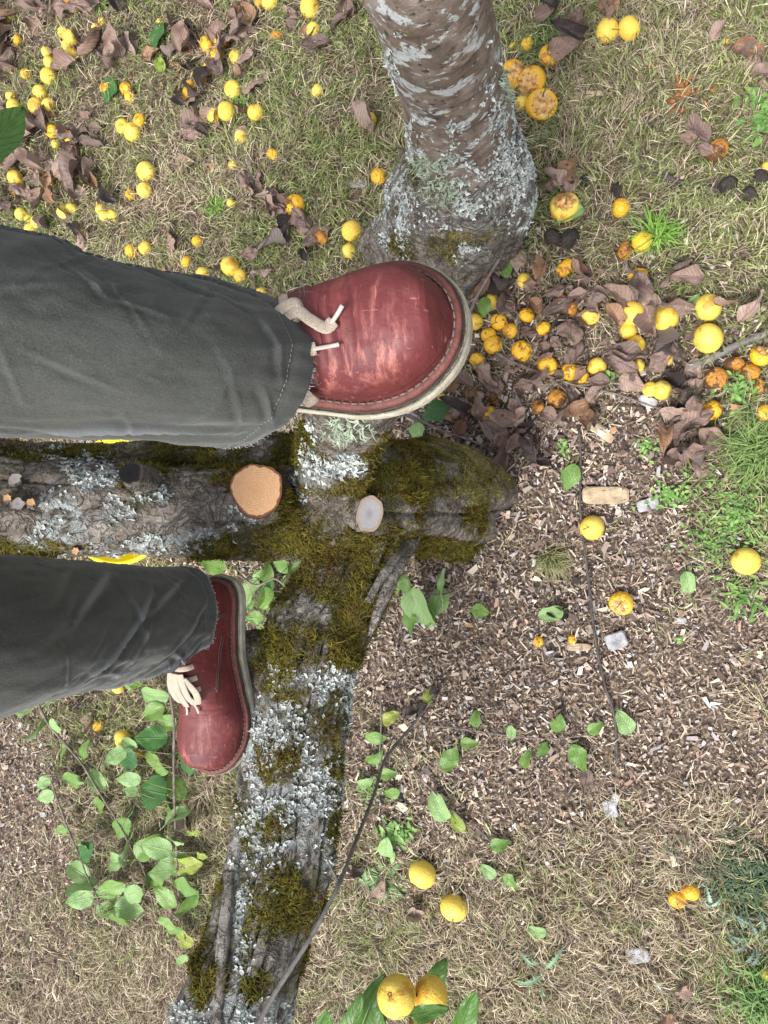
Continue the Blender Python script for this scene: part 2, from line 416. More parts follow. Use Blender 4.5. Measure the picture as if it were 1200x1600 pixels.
# ------------------------------------------------------------------ zones of the ground read off the photograph
GX = np.linspace(0, 1200, 7); GY = np.linspace(0, 1600, 9)
COVER = np.array([[.6,.75,.95,.95,.95,1,.95],[.6,.75,1,1,.95,.95,.95],[.85,.95,.9,.8,.5,.65,.85],[.8,.8,.8,.3,.12,.15,.6],
 [.5,.5,.4,.2,.16,.12,.7],[.3,.7,.3,.1,.05,.07,.25],[.18,.85,.7,.3,.12,.22,.35],[.4,.85,.95,.8,.75,.95,.97],[.7,.9,1,1,1,1,1]])
GREEN = np.array([[.4,.4,.5,.55,.5,.25,.25],[.45,.4,.55,.55,.45,.25,.35],[.5,.5,.6,.55,.5,.45,.5],[.5,.5,.4,.3,.3,.4,.7],
 [.5,.5,.5,.5,.35,.5,.9],[.2,.45,.5,.4,.3,.3,.5],[.08,.35,.2,.3,.2,.0,.0],[.03,.2,.1,.25,.08,.08,.5],[-.1,-.1,-.05,.0,-.05,.15,.5]])
CHIP = np.array([[.1]*7,[.05,.05,0,0,.05,.1,.1],[.1,.1,.1,.2,.4,.35,.2],[.3,.3,.3,.8,.9,.7,.3],
 [.5,.5,.8,1,1,1,.4],[.8,.4,.8,1,1,1,.8],[.9,.3,.3,1,1,.9,.7],[.6,.25,.15,.5,.5,.25,.15],[.4,.25,.1,.1,.1,.08,.05]])
def field(A, px, py):
    x = np.clip(np.asarray(px) / 200, 0, 5.999); y = np.clip(np.asarray(py) / 200, 0, 7.999)
    i = x.astype(int); j = y.astype(int); fx = x - i; fy = y - j
    return (A[j, i] * (1 - fx) + A[j, i + 1] * fx) * (1 - fy) + (A[j + 1, i] * (1 - fx) + A[j + 1, i + 1] * fx) * fy

# ground sheet, finely divided under the camera
xs = np.concatenate([[-60, -20, -8, -4], np.linspace(-2.4, 2.0, 260), [4, 8, 20, 60]])
ys = np.concatenate([[-60, -20, -8, -4], np.linspace(-2.2, 2.2, 260), [4, 8, 20, 60]])
X, Y = np.meshgrid(xs, ys)
Pn = np.stack([X, Y, X * 0], -1)
hgt = lambda p: .012 * fbm(p * 2.2, 3, 5)
Z = hgt(Pn) + .004 * fbm(Pn * 40, 3, 9)
nx = len(xs); i = np.arange(len(ys) - 1)[:, None] * nx + np.arange(nx - 1)[None]
Q = np.stack([i, i + 1, i + nx + 1, i + nx], -1).reshape(-1, 4)
ground = obj('ground', np.stack([X, Y, Z], -1).reshape(-1, 3), Q, M['soil'])
ground['kind'] = 'structure'

def gz(x, y):
    return hgt(np.stack([np.asarray(x, float), np.asarray(y, float), np.zeros_like(np.asarray(x, float))], -1))

# ------------------------------------------------------------------ blades (turf, tufts, moss)
def blades(base, dirv, upv, length, width, colb, colt, curl=.5, mb=None):
    """curved tapering blades; every argument an array with one row per blade"""
    n = len(base)
    side = np.cross(dirv, upv); side /= np.linalg.norm(side, axis=1)[:, None] + 1e-9
    w2 = (width / 2)[:, None]; L = length[:, None]
    mid = base + upv * L * .42 + dirv * L * .28
    tip = base + upv * L * (.62 - .35 * curl) + dirv * L * (.62 + .25 * curl)
    V = np.stack([base - side * w2, base + side * w2, mid + side * w2 * .85, mid - side * w2 * .85, tip], 1).reshape(-1, 3)
    k = np.arange(n)[:, None] * 5
    Q = k + np.array([[0, 1, 2, 3]]); T = k + np.array([[3, 2, 4]])
    C = np.stack([colb, colb, (colb + colt) / 2, (colb + colt) / 2, colt], 1).reshape(-1, 3)
    mb = mb or MB(); mb.add(V, Q, T, C); return mb

def norm(v): return v / (np.linalg.norm(v, axis=-1, keepdims=True) + 1e-9)

# turf
def turf():
    n = 520000
    x = R.uniform(-2.1, 1.5, n); y = R.uniform(-1.9, 1.9, n)
    px, py = proj(np.stack([x, y, x * 0], -1))
    cv = field(COVER, px, py); gr = field(GREEN, px, py)
    p3 = np.stack([x, y, x * 0], -1)
    cl = fbm(p3 * 9, 4, 21); cl2 = fbm(p3 * 30, 2, 33)
    inside = (px > -60) & (px < 1260) & (py > -60) & (py < 1660)
    prob = np.clip(cv * 1.15 - .25 + .55 * cl + .25 * cl2 + (cv > .8) * .25, 0, 1) * np.where(inside, 1, .45)
    k = R.random(n) < prob
    x, y, px, py, gr, p3, cl = x[k], y[k], px[k], py[k], gr[k], p3[k], cl[k]
    n = len(x)
    gn = fbm(p3 * 6, 4, 51) * .75 + fbm(p3 * 22, 3, 52) * .5
    isg = R.random(n) < np.clip(gr + gn * .9 + .03, .04, .93)
    a = fbm(p3 * 7, 3, 61) * 5 + fbm(p3 * 30, 2, 63) * 3 + R.normal(0, .8, n)
    lean = np.where(isg, R.uniform(.3, 1.6, n), R.uniform(.9, 4.0, n))
    d = np.stack([np.cos(a), np.sin(a), np.zeros(n)], 1)
    up = norm(np.stack([R.normal(0, .25, n), R.normal(0, .25, n), 1 / lean], 1))
    up = norm(up + d * .35 * lean[:, None])
    L = np.where(isg, R.uniform(.018, .05, n), R.uniform(.015, .055, n))
    W = np.where(isg, R.uniform(.0013, .0027, n), R.uniform(.0009, .0021, n))
    t = R.random((n, 1)); br = R.uniform(.3, 1.3, (n, 1))
    gcol = lerp(np.array([.10, .20, .03]), np.array([.30, .40, .08]), t) * br
    scol = lerp(np.array([.40, .31, .19]), np.array([.90, .79, .58]), t) * br
    scol = np.where(R.random((n, 1)) < .14, np.array([.20, .12, .07]) * br, scol)
    ct = np.where(isg[:, None], gcol, scol)
    mixy = (R.random(n) < .25) & isg
    cb = np.where(isg[:, None], lerp(gcol, scol, .45), scol * .8)
    ct = np.where(mixy[:, None], lerp(gcol, scol, .6), ct)
    base = np.stack([x, y, gz(x, y) + R.uniform(-.002, .012, n)], 1)
    mb = blades(base, d, up, L, W, cb, ct, .8)
    o = mb.build('grass', M['grass'], smooth=False); o['kind'] = 'stuff'
    return o
turf()

# wood chips and crumbs of bark
def shards(n, cols, weights, smin, smax, area, fieldA, seed_thr, zoff=(.0, .006), flat=.3, wr=(.2, .75)):
    x = R.uniform(area[0], area[1], n); y = R.uniform(area[2], area[3], n)
    px, py = proj(np.stack([x, y, x * 0], -1))
    f = field(fieldA, px, py); p3 = np.stack([x, y, x * 0], -1)
    k = R.random(n) < np.clip(f * 1.1 - seed_thr + .4 * fbm(p3 * 6, 3, 77), 0, 1)
    x, y = x[k], y[k]; n = len(x)
    L = smin * (smax / smin) ** (R.random(n) ** 1.8); Wd = L * R.uniform(*wr, n); Tk = np.minimum(L, .012) * R.uniform(.08, flat, n)
    box = np.array([[-1, -1, -1], [1, -1, -1], [1, 1, -1], [-1, 1, -1], [-1, -1, 1], [1, -1, 1], [1, 1, 1], [-1, 1, 1]], float)
    V = box[None] * .5 * np.stack([L, Wd, Tk], 1)[:, None]
    jt = R.uniform(-.85, .2, (n, 4, 3)); V = V * (1 + np.concatenate([jt, jt * .9], 1) * np.array([.8, 1, .3]))
    a = R.uniform(0, 2 * PI, n); ti = R.normal(0, .35, n); tj = R.normal(0, .3, n)
    ca, sa = np.cos(a), np.sin(a)
    # tilt about x then y then spin
    y1 = V[..., 1] * np.cos(ti)[:, None] - V[..., 2] * np.sin(ti)[:, None]; z1 = V[..., 1] * np.sin(ti)[:, None] + V[..., 2] * np.cos(ti)[:, None]
    x1 = V[..., 0] * np.cos(tj)[:, None] + z1 * np.sin(tj)[:, None]; z2 = -V[..., 0] * np.sin(tj)[:, None] + z1 * np.cos(tj)[:, None]
    Xw = x1 * ca[:, None] - y1 * sa[:, None] + x[:, None]; Yw = x1 * sa[:, None] + y1 * ca[:, None] + y[:, None]
    Zw = z2 + (gz(x, y) + R.uniform(*zoff, n) + .003)[:, None]
    V = np.stack([Xw, Yw, Zw], -1).reshape(-1, 3)
    q = np.array([[0, 3, 2, 1], [4, 5, 6, 7], [0, 1, 5, 4], [1, 2, 6, 5], [2, 3, 7, 6], [3, 0, 4, 7]])
    Qs = (np.arange(n)[:, None, None] * 8 + q[None]).reshape(-1, 4)
    ci = R.choice(len(cols), n, p=np.array(weights) / sum(weights)); C = np.array(cols)[ci] * R.uniform(.5, 1.25, (n, 1))
    return V, Qs, np.repeat(C, 8, 0)
mb = MB()
wc = [(.60, .50, .39), (.44, .34, .28), (.27, .19, .15), (.12, .082, .066), (.55, .51, .50), (.72, .62, .48), (.50, .33, .25), (.035, .032, .036), (.40, .35, .35)]
ww = [4, 4.5, 4, 3, 3.2, 1.8, 2, .9, 3]
V, Qs, C = shards(150000, wc, ww, .0032, .014, (-1.9, 1.2, -1.5, 1.5), CHIP, .10); mb.add(V, Qs, None, C)
V, Qs, C = shards(60000, [(.68, .57, .43), (.54, .45, .34), (.40, .31, .24), (.24, .17, .13)], [2, 3, 3, 2], .008, .032, (-1.9, 1.2, -1.5, 1.5), CHIP, .05, (.002, .011), .2, (.06, .16)); mb.add(V, Qs, None, C)
V, Qs, C = shards(24000, wc, ww, .009, .030, (-1.9, 1.2, -1.5, 1.5), CHIP, .22, (.003, .010), .22, (.2, .62)); mb.add(V, Qs, None, C)
V, Qs, C = shards(1500, [(.50, .50, .52), (.36, .37, .41), (.56, .52, .47)], [2, 1, 2], .006, .018, (-1.9, 1.2, -1.5, 1.5), CHIP, .4, (.004, .011), .5); mb.add(V, Qs, None, C)
o = mb.build('wood_chips', M['chips'], smooth=False); o['kind'] = 'stuff'
LIT = np.array([[.8,.6,.3,.3,.3,.1,.1],[.9,.8,.2,.1,.1,.1,.3],[.8,.5,.3,.2,.5,.5,.4],[.4,.3,.3,.8,1,.9,.3],[.2,.2,.3,.5,.5,.3,.1],[.3,.2,.3,.2,.15,.15,.1],[.3,.1,.1,.3,.1,.1,.1],[.2,.1,.1,.15,.1,.1,.1],[.1,.05,.05,.05,.05,.05,.1]])
mb = MB(); V, Qs, C = shards(15000, [(.20, .13, .11), (.12, .08, .07), (.27, .19, .16), (.04, .03, .03), (.30, .17, .09)], [3, 3, 2, 2, 1], .006, .026, (-1.9, 1.2, -1.5, 1.5), LIT, .22, (.004, .018), .12, (.4, .9)); mb.add(V, Qs, None, C)
o = mb.build('leaf_litter', M['chips'], smooth=False); o['kind'] = 'stuff'
# ------------------------------------------------------------------ the old leaning pear tree between the legs
def bark_disp(amp, ks, ka, seed, crack=0.0, lump=.012):
    def f(pos, s, a, r):
        c = np.stack([np.cos(a) * ka, np.sin(a) * ka, s * ks], -1)
        d = amp * fbm(c, 5, seed) + lump * fbm(pos * 9, 3, seed + 3) + .0025 * fbm(pos * 110, 3, seed + 9)
        if crack:
            q = vn(np.stack([np.cos(a) * ka * 1.1 + .25 * fbm(pos * 12, 2, seed), np.sin(a) * ka * 1.1, s * ks * .35], -1), seed + 40)
            d = d - crack * np.exp(-(q / .07) ** 2)
        return d
    return f

def cut_stub(parent, p0, p1, r0, r1, facemat, seed=0, barkm='bark_old', sq=(1, 1), name='cut_stub', dark=None, tri=.0):
    p0 = np.asarray(p0); p1 = np.asarray(p1)
    V, Q, T = tube([[*p0, r0], [*lerp(p0, p1, .5), (r0 + r1) / 2], [*p1, r1]], 30, 48, lambda pos, s, a, r: bark_disp(.004, 30, 2.5, 90 + seed, 0, .004)(pos, s, a, r) + r * tri * np.cos(3 * a + seed * 1.3) + r * .06 * fbm(np.stack([np.cos(a) * 2, np.sin(a) * 2, s * 0 + seed], -1), 3, seed), sq[0], sq[1], caps=False)
    o = obj(name, V, Q, M[barkm], parent)
    ring = V[-48:]; c = ring.mean(0); ax = norm(p1 - p0)
    ring2 = c + (ring - c) * .985 + ax * .0008
    ks = np.linspace(0, 1, 12)
    VV = np.concatenate([c + (ring2 - c) * k for k in ks]); uv = []
    th = np.linspace(0, 2 * PI, 48, endpoint=False)
    for k in ks: uv.append(np.stack([np.cos(th), np.sin(th)], 1) * k)
    i = np.arange(11)[:, None] * 48; j = np.arange(48)[None]; kk = (j + 1) % 48
    QQ = np.stack([i + j, i + kk, i + 48 + kk, i + 48 + j], -1).reshape(-1, 4)
    obj('cut_face', VV, QQ, M[facemat], o, uv=np.concatenate(uv), smooth=False)
    return V, Q

def mask(blobs, px, py):
    q = np.stack([px / 34, py / 34, px * 0], -1); dx_ = 20 * fbm(q, 4, 301); dy_ = 20 * fbm(q + 9, 4, 302); px = px + dx_; py = py + dy_
    m = np.zeros_like(px)
    for bl in blobs:
        cx, cy, rx, ry = bl[:4]; k = bl[4] if len(bl) > 4 else 1.0
        m = np.maximum(m, k * np.clip(1.35 - np.hypot((px - cx) / rx, (py - cy) / ry), 0, 1) * 1.6)
    return np.clip(m, 0, 1)
MOSS = [(40, 712, 70, 16), (110, 708, 45, 12), (300, 708, 110, 22), (235, 722, 45, 22), (212, 775, 24, 24), (200, 750, 22, 12), (360, 735, 60, 22), (450, 705, 40, 40), (462, 790, 34, 55), (440, 848, 90, 22),
 (350, 858, 50, 14), (660, 722, 75, 45), (620, 770, 50, 45), (550, 770, 40, 18), (600, 850, 55, 40), (545, 860, 60, 35), (735, 735, 75, 42), (700, 858, 70, 14), (750, 800, 20, 30, .7),
 (480, 960, 95, 55), (440, 1015, 60, 40), (540, 1000, 30, 40), (415, 1060, 25, 40, .8), (480, 1130, 60, 30, .6), (435, 1185, 24, 34), (470, 1100, 60, 25), (330, 1440, 24, 90), (318, 1500, 20, 60),
 (495, 1470, 28, 70), (470, 1385, 55, 50, .6), (400, 1540, 30, 22), (522, 1210, 10, 110, .8), (380, 1250, 10, 60, .7), (420, 1290, 30, 25, .4), (450, 1430, 50, 40, .7), (385, 1400, 12, 120, .5), (495, 1380, 20, 60, .6), (5, 860, 60, 14), (100, 862, 60, 8, .6), (640, 790, 30, 30), (570, 920, 40, 50, .8)]
LICH = [(100, 712, 52, 14), (140, 742, 38, 16), (100, 815, 34, 40), (70, 845, 30, 18), (240, 775, 28, 16), (235, 742, 20, 12, .7), (380, 805, 18, 22), (270, 845, 90, 10, .5), (320, 838, 60, 16, .5), (180, 800, 30, 20, .3), (220, 855, 70, 10, .8),
 (482, 720, 14, 50), (525, 728, 45, 18), (500, 742, 30, 12), (560, 735, 14, 14, .6), (425, 1100, 20, 40, .7), (520, 1080, 30, 40, .6), (430, 1140, 40, 50, .9), (402, 1200, 24, 90), (470, 1230, 60, 90, .6), (546, 1150, 12, 110),
 (530, 1310, 12, 100), (500, 1330, 20, 40, .6), (378, 1420, 16, 110), (430, 1310, 50, 45, .45), (340, 1585, 60, 30), (450, 1590, 45, 36), (410, 1260, 45, 40, .7), (395, 1340, 20, 40, .8), (440, 1380, 30, 20, .5), (490, 1570, 20, 30, .5), (520, 1150, 30, 40, .5), (455, 1050, 60, 20, .35), (325, 945 - 90, 30, 10, .5)]
LIC2 = [(705, 262, 60, 30, .5), (745, 320, 60, 36, .55), (828, 290, 26, 70, .95), (790, 225, 32, 55, .7), (650, 250, 12, 60, .8), (615, 330, 22, 70, .55), (735, 395, 22, 12), (690, 200, 70, 20, .25), (610, 120, 12, 80, .7), (760, 130, 14, 60, .35), (800, 330, 30, 26, .5), (700, 350, 60, 20, .2), (780, 350, 40, 25, .4)]
MOS2 = [(705, 385, 32, 20), (625, 385, 18, 34, .6), (640, 260, 10, 30, .5), (760, 370, 22, 14, .5)]


def mcol(V, mo, li):
    px, py = proj(V); return np.stack([mask(mo, px, py), mask(li, px, py), px * 0], 1)
old = emp('pear_tree', G(712, 785), 'leaning old pear tree with mossy trunk and two low spreading limbs between the boots', 'tree')
def L4(px, py, d, r): return [*P(px, py, d), r]
g0 = G(815, 788, -.03)
trunkpts = [[*G(716, 787, -.05), .145], [*G(712, 785, .02), .122], L4(698, 781, 1.62, .116), L4(665, 779, 1.49, .110), L4(615, 778, 1.36, .104), L4(560, 782, 1.27, .098), L4(505, 780, 1.235, .085)]
tree_parts = []
tdisp = lambda pos, s, a, r: bark_disp(.013, 7, 2.8, 1, .008, .016)(pos, s, a, r) + np.clip(1 - s / .30, 0, 1) * (.016 * np.cos(3 * a + .8) + .012 * np.cos(7 * a + 2 + 5 * s) + .014 * vn(np.stack([np.cos(a) * 3, np.sin(a) * 3, s * 9], -1), 222))
V, Q, T = tube(trunkpts, 260, 200, tdisp); obj('trunk', V, [Q, T], M['bark_old'], old, col=mcol(V, MOSS, LICH)); tree_parts.append((V, Q))
la = [L4(610, 790, 1.30, .07), L4(520, 795, 1.26, .078), L4(400, 800, 1.24, .073), L4(280, 800, 1.24, .070), L4(150, 797, 1.22, .073), L4(30, 792, 1.2, .075), L4(-150, 790, 1.15, .072), L4(-420, 800, 1.0, .06)]
V, Q, T = tube(la, 300, 130, bark_disp(.010, 9, 2.6, 2, .006, .012)); obj('limb', V, [Q, T], M['bark_old'], old, col=mcol(V, MOSS, LICH)); tree_parts.append((V, Q))
lb2 = [L4(560, 740, 1.34, .05), L4(440, 722, 1.30, .045), L4(300, 722, 1.30, .038), L4(180, 722, 1.29, .036), L4(60, 718, 1.28, .034), L4(-120, 705, 1.24, .032), L4(-300, 690, 1.18, .028)]
V, Q, T = tube(lb2, 220, 90, bark_disp(.008, 11, 2.6, 3, .005, .010)); obj('limb', V, [Q, T], M['bark_old'], old, col=mcol(V, MOSS, LICH)); tree_parts.append((V, Q))
lb = [L4(600, 770, 1.34, .07), L4(565, 840, 1.30, .078), L4(535, 920, 1.27, .078), L4(490, 1000, 1.25, .082), L4(465, 1110, 1.23, .080), L4(455, 1220, 1.21, .080), L4(446, 1330, 1.19, .078), L4(415, 1440, 1.16, .076), L4(385, 1540, 1.13, .080), L4(350, 1640, 1.1, .080), L4(300, 1800, 1.03, .07), L4(280, 2000, .95, .06)]
def dead_disp(pos, s, a, r):
    d = bark_disp(.008, 5, 3.0, 4, .016, .014)(pos, s, a, r)
    # flattened, weathered upper face and splintered ridges
    q = vn(np.stack([np.cos(a) * 3.2 + .6 * fbm(pos * 7, 2, 5), np.sin(a) * 3.2, s * 1.6], -1), 71)
    return d + .009 * q + .005 * fbm(pos * 45, 3, 73) + .012 * fbm(pos * 6 + 3, 2, 74)
V, Q, T = tube(lb, 360, 200, dead_disp); obj('limb', V, [Q, T], M['bark_dead'], old, col=mcol(V, MOSS, LICH)); tree_parts.append((V, Q))
# limb rising under the raised boot
lc = [L4(505, 800, 1.30, .06), L4(520, 745, 1.19, .060), L4(530, 700, 1.08, .055), L4(545, 655, .98, .053), [-.245, .132, 1.00, .052], [-.225, .142, 1.085, .052]]
V, Q, T = tube(lc, 200, 110, bark_disp(.006, 14, 2.4, 5, .005, .007)); obj('limb', V, [Q, T], M['bark_old'], old, col=mcol(V, MOSS, LICH)); tree_parts.append((V, Q))
# low prop of wood under the standing boot
V, Q, T = tube([L4(470, 1040, 1.29, .05), [-.53, -.235, .60, .045], [-.60, -.24, .605, .040], [-.63, -.25, .60, .030]], 60, 50, bark_disp(.004, 14, 2.4, 6, 0, .005)); obj('limb', V, [Q, T], M['bark_dead'], old, col=mcol(V, MOSS, LICH))
# long split splinter along the edge of the trunk fork
for spn, pts in enumerate(([L4(660, 800, 1.36, .008), L4(640, 850, 1.27, .011), L4(612, 905, 1.215, .010), L4(590, 960, 1.2, .008), L4(578, 992, 1.21, .003)],
            [L4(362, 1360, 1.12, .005), L4(352, 1440, 1.10, .008), L4(345, 1520, 1.08, .008), L4(340, 1610, 1.05, .007)],
            [L4(645, 835, 1.27, .004), L4(605, 890, 1.2, .006), L4(575, 940, 1.18, .004)])):
    V, Q, T = tube(pts, 60, 16, lambda pos, s, a, r: .004 * fbm(np.stack([np.cos(a) * 2, np.sin(a) * 2, s * 20], -1), 3, 8)); obj('splinter', V, [Q, T], M['bark_dead'], old)

V, Q = cut_stub(old, P(425, 785, 1.22), P(402, 765, 1.105), .045, .0405, 'cut_fresh', 1, 'bark_old', (1, .94), tri=.055); tree_parts.append((V, Q))
V, Q = cut_stub(old, P(530, 790, 1.24), P(577, 803, 1.13), .034, .0255, 'cut_grey', 2, 'bark_old', (1.05, .85)); tree_parts.append((V, Q))
V, Q = cut_stub(old, P(240, 765, 1.22), P(202, 738, 1.125), .030, .0145, 'cut_black', 3)
V, Q = cut_stub(old, P(28, 760, 1.2), P(24, 748, 1.118), .014, .008, 'cut_grey', 4)
V, Q = cut_stub(old, P(15, 785, 1.2), P(11, 778, 1.118), .009, .005, 'cut_fresh', 5)
V, Q = cut_stub(old, P(52, 790, 1.2), P(49, 785, 1.118), .010, .0052, 'cut_fresh', 6)
V, Q = cut_stub(old, P(30, 792, 1.2), P(28, 787, 1.118), .012, .0085, 'cut_grey', 7)
V, Q = cut_stub(old, P(122, 850, 1.22), P(118, 861, 1.16), .010, .0055, 'cut_fresh', 8)

# second stem
young = emp('pear_tree', G(702, 348), 'upright pear tree stem with lichen crusted bark above the raised boot', 'tree')
l2 = [[*G(700, 352, -.06), .205], [*G(702, 348, .00), .172], [*G(710, 335, .08), .152], [*P(735, 285, 1.56), .128], [*P(720, 215, 1.42), .098], [*P(706, 140, 1.28), .087], [*P(690, 70, 1.15), .083], [*P(672, 0, 1.03), .081], [*P(655, -80, .94), .080], [*P(640, -220, .82), .078], [*P(610, -500, .64), .072], [*P(560, -1000, .45), .06]]
def stem_disp(pos, s, a, r):
    low = np.clip(1 - (s - .06) / .35, 0, 1)
    fl = .026 * low * (np.cos(a * 3 + 1.0) + .6 * np.cos(a * 5 + 2)) * np.clip(r / .2, 0, 1.3)
    d = fl + low * bark_disp(.022, 9, 3.4, 11, .018, .026)(pos, s, a, r) + (1 - low) * (.003 * fbm(pos * np.array([10, 10, 60]), 4, 12) + .006 * fbm(pos * 10, 3, 13))
    return d
V, Q, T = tube(l2, 360, 180, stem_disp)
n = 180; cut = int(len(V) * .0)
zc = V[Q].mean(1)[:, 2]
me = mdata('trunk', V - np.array(young.location), [Q, T], [M['bark_smooth'], M['bark_old']], col=mcol(V, MOS2, LIC2) * [1, .55, 1])
thr = .36 + .10 * fbm(V[Q].mean(1) * 14, 3, 15)
mi = np.concatenate([(zc < thr).astype(np.int32), np.zeros(len(T), np.int32)]); me.polygons.foreach_set('material_index', mi)
link('trunk', me, young); young_part = (V, Q)

# ------------------------------------------------------------------ moss and lichen growing on them
def grow_moss(parts, blobs, parent, n, gold=None):
    mb = MB()
    A = [tnormals(V, Q)[1].sum() for V, Q in parts]; tot = sum(A)
    for (V, Q), ar in zip(parts, A):
        p, nr = sample(V, Q, int(n * ar / tot))
        px, py = proj(p); m = mask(blobs, px, py)
        keep = (R.random(len(p)) < m * np.clip(.50 + .6 * (px > 650) + 3.2 * fbm(p * 19, 4, 81), 0, 1)) & (nr[:, 2] > -.55)
        p, nr = p[keep], nr[keep]; k = len(p)
        if not k: continue
        px, py = px[keep], py[keep]
        fl = np.stack([fbm(p * 45, 2, 83), fbm(p * 45, 2, 84), fbm(p * 45, 2, 85)], -1)
        d = norm(fl * 1.6 + R.normal(0, .45, (k, 3))); d = norm(d - nr * (d * nr).sum(1)[:, None] * .8)
        L = R.uniform(.006, .0165, k) * np.clip(1 + 1.1 * fbm(p * 25, 2, 88), .5, 1.9)
        yel = np.clip(((px - 660) / 60), 0, 1)[:, None] * (py < 790)[:, None]
        t = np.clip(R.random((k, 1)) * .6 + .6 * fbm(p * 25, 3, 86)[:, None] + .15, 0, 1); br = R.uniform(.6, 1.3, (k, 1))
        c = lerp(np.array([.045, .05, .010]), np.array([.22, .20, .035]), t) * br
        bn = R.random((k, 1)) < .30 + .5 * fbm(p * 12, 2, 89)[:, None]; c = np.where(bn, np.array([.135, .085, .024]) * br, c)
        c = lerp(c, np.array([.36, .32, .11]) * br, yel * .85); L = L * (1 - .5 * yel[:, 0])
        blades(p - nr * .002, d, nr, L, R.uniform(.0012, .0023, k), c * .5, c * 1.3, .5, mb)
    o = mb.build('moss', M['moss'], parent, smooth=False); o['kind'] = 'stuff'; return o

def flakes(p, nr, size, col, lift=.4):
    """little lobed rosette leaves: a fan of 8 rim points about a centre, cupped and ragged"""
    k = len(p); m = 8
    t1 = norm(np.cross(nr, R.normal(0, 1, (k, 3)))); t2 = np.cross(nr, t1)
    th = np.linspace(0, 2 * PI, m, endpoint=False)
    rad = size[:, None] * R.uniform(.45, 1.15, (k, m)) * np.where(np.arange(m) % 2, 1.0, .62)
    tilt = R.normal(0, lift, (k, 2))
    x = rad * np.cos(th); y = rad * np.sin(th) * R.uniform(.5, 1, (k, 1))
    z = tilt[:, :1] * x + tilt[:, 1:] * y + rad * R.uniform(.0, .5, (k, m))
    V = p[:, None] + t1[:, None] * x[..., None] + t2[:, None] * y[..., None] + nr[:, None] * (z[..., None] + .0015)
    V = np.concatenate([V, (p + nr * .0006)[:, None]], 1).reshape(-1, 3)
    j = np.arange(m); T = (np.arange(k)[:, None, None] * (m + 1) + np.stack([j, (j + 1) % m, np.full(m, m)], 1)[None]).reshape(-1, 3)
    C = np.repeat(col[:, None], m + 1, 1); C = C.copy(); C[:, m] *= .6
    return V, T, C.reshape(-1, 3)

def grow_lichen(parts, blobs, parent, n, green=None):
    mb = MB()
    A = [tnormals(V, Q)[1].sum() for V, Q in parts]; tot = sum(A)
    for (V, Q), ar in zip(parts, A):
        p, nr = sample(V, Q, int(n * ar / tot)); px, py = proj(p); m = mask(blobs, px, py)
        keep = (R.random(len(p)) < m * np.clip(.42 + 3.0 * fbm(p * 30, 3, 91), 0.02, 1)) & (nr[:, 2] > -.6)
        p, nr, px, py = p[keep], nr[keep], px[keep], py[keep]; k = len(p)
        if not k: continue
        c = np.array([.55, .60, .595]) * R.uniform(.6, 1.3, (k, 1)) * lerp(1, np.array([1.06, 1.0, .92]), R.random((k, 1)))
        if green:
            g = mask(green, px, py)[:, None] * .9; c = lerp(c, np.array([.40, .47, .34]) * R.uniform(.7, 1.2, (k, 1)), g)
        V2, T2, C2 = flakes(p, nr, R.uniform(.0022, .0068, k) , c); mb.add(V2, None, T2, C2)
    o = mb.build('lichen', M['lichen'], parent, smooth=False); o['kind'] = 'stuff'; return o
grow_moss(tree_parts, MOSS, old, 900000); grow_lichen(tree_parts, LICH, old, 190000, [(540, 660, 30, 20)])
GRN = [(670, 275, 30, 32), (690, 310, 30, 22), (795, 130, 12, 20), (540, 660, 30, 20)]
grow_moss([young_part], MOS2, young, 160000); grow_lichen([young_part], LIC2, young, 90000, GRN)
# shrubby lichen: forked pale green threads
def beard(part, blobs, n, parent):
    p, nr = sample(*part, n); px, py = proj(p); k = (R.random(n) < mask(blobs, px, py)) & (nr[:, 2] > -.2); p, nr = p[k], nr[k]
    mb = MB()
    for q, m in zip(p, nr):
        d = norm(m + R.normal(0, .6, 3)); c = np.array([.42, .50, .37]) * R.uniform(.7, 1.15)
        e1 = q + d * .004; 
        for _ in range(3):
            e2 = e1 + norm(d + R.normal(0, .8, 3)) * R.uniform(.003, .008); e3 = e2 + norm(d + R.normal(0, 1.0, 3)) * .005
            V, Q, T = tube([[*q, .0010], [*e1, .0009], [*e2, .0007], [*e3, .0003]], 7, 4); mb.add(V, Q, T, c)
    if mb.n:
        o = mb.build('shrubby_lichen', M['lichen'], parent, smooth=False); o['kind'] = 'stuff'
beard(young_part, [(665, 262, 22, 18), (690, 305, 26, 22), (795, 125, 10, 30)], 9000, young)
beard(tree_parts[4], [(548, 664, 24, 14)], 2600, old)

# ------------------------------------------------------------------ the person: trousers and boots
person = emp('person', (-.80, -.02, .66), 'person in dark grey trousers and worn red leather ankle boots standing in the tree', 'person')
def body_tube(rows, n=80, seg=28, **k): return tube(rows, n, seg, **k)
# one continuous body inside the clothes: ankle - knee - hips - knee - ankle
rows = [[-.33, .105, 1.11, .035], [-.33, .105, 1.16, .033], [-.37, .12, 1.30, .050], [-.455, .125, 1.44, .055], [-.62, .12, 1.53, .068], [-.80, .08, 1.56, .09], [-.85, 0, 1.56, .11], [-.80, -.07, 1.50, .09], [-.68, -.12, 1.32, .068], [-.605, -.13, 1.14, .052], [-.60, -.135, .95, .048], [-.60, -.155, .80, .033], [-.60, -.155, .74, .035]]
V, Q, T = tube(rows, 160, 28); obj('body', V, [Q, T], M['skin'], person)

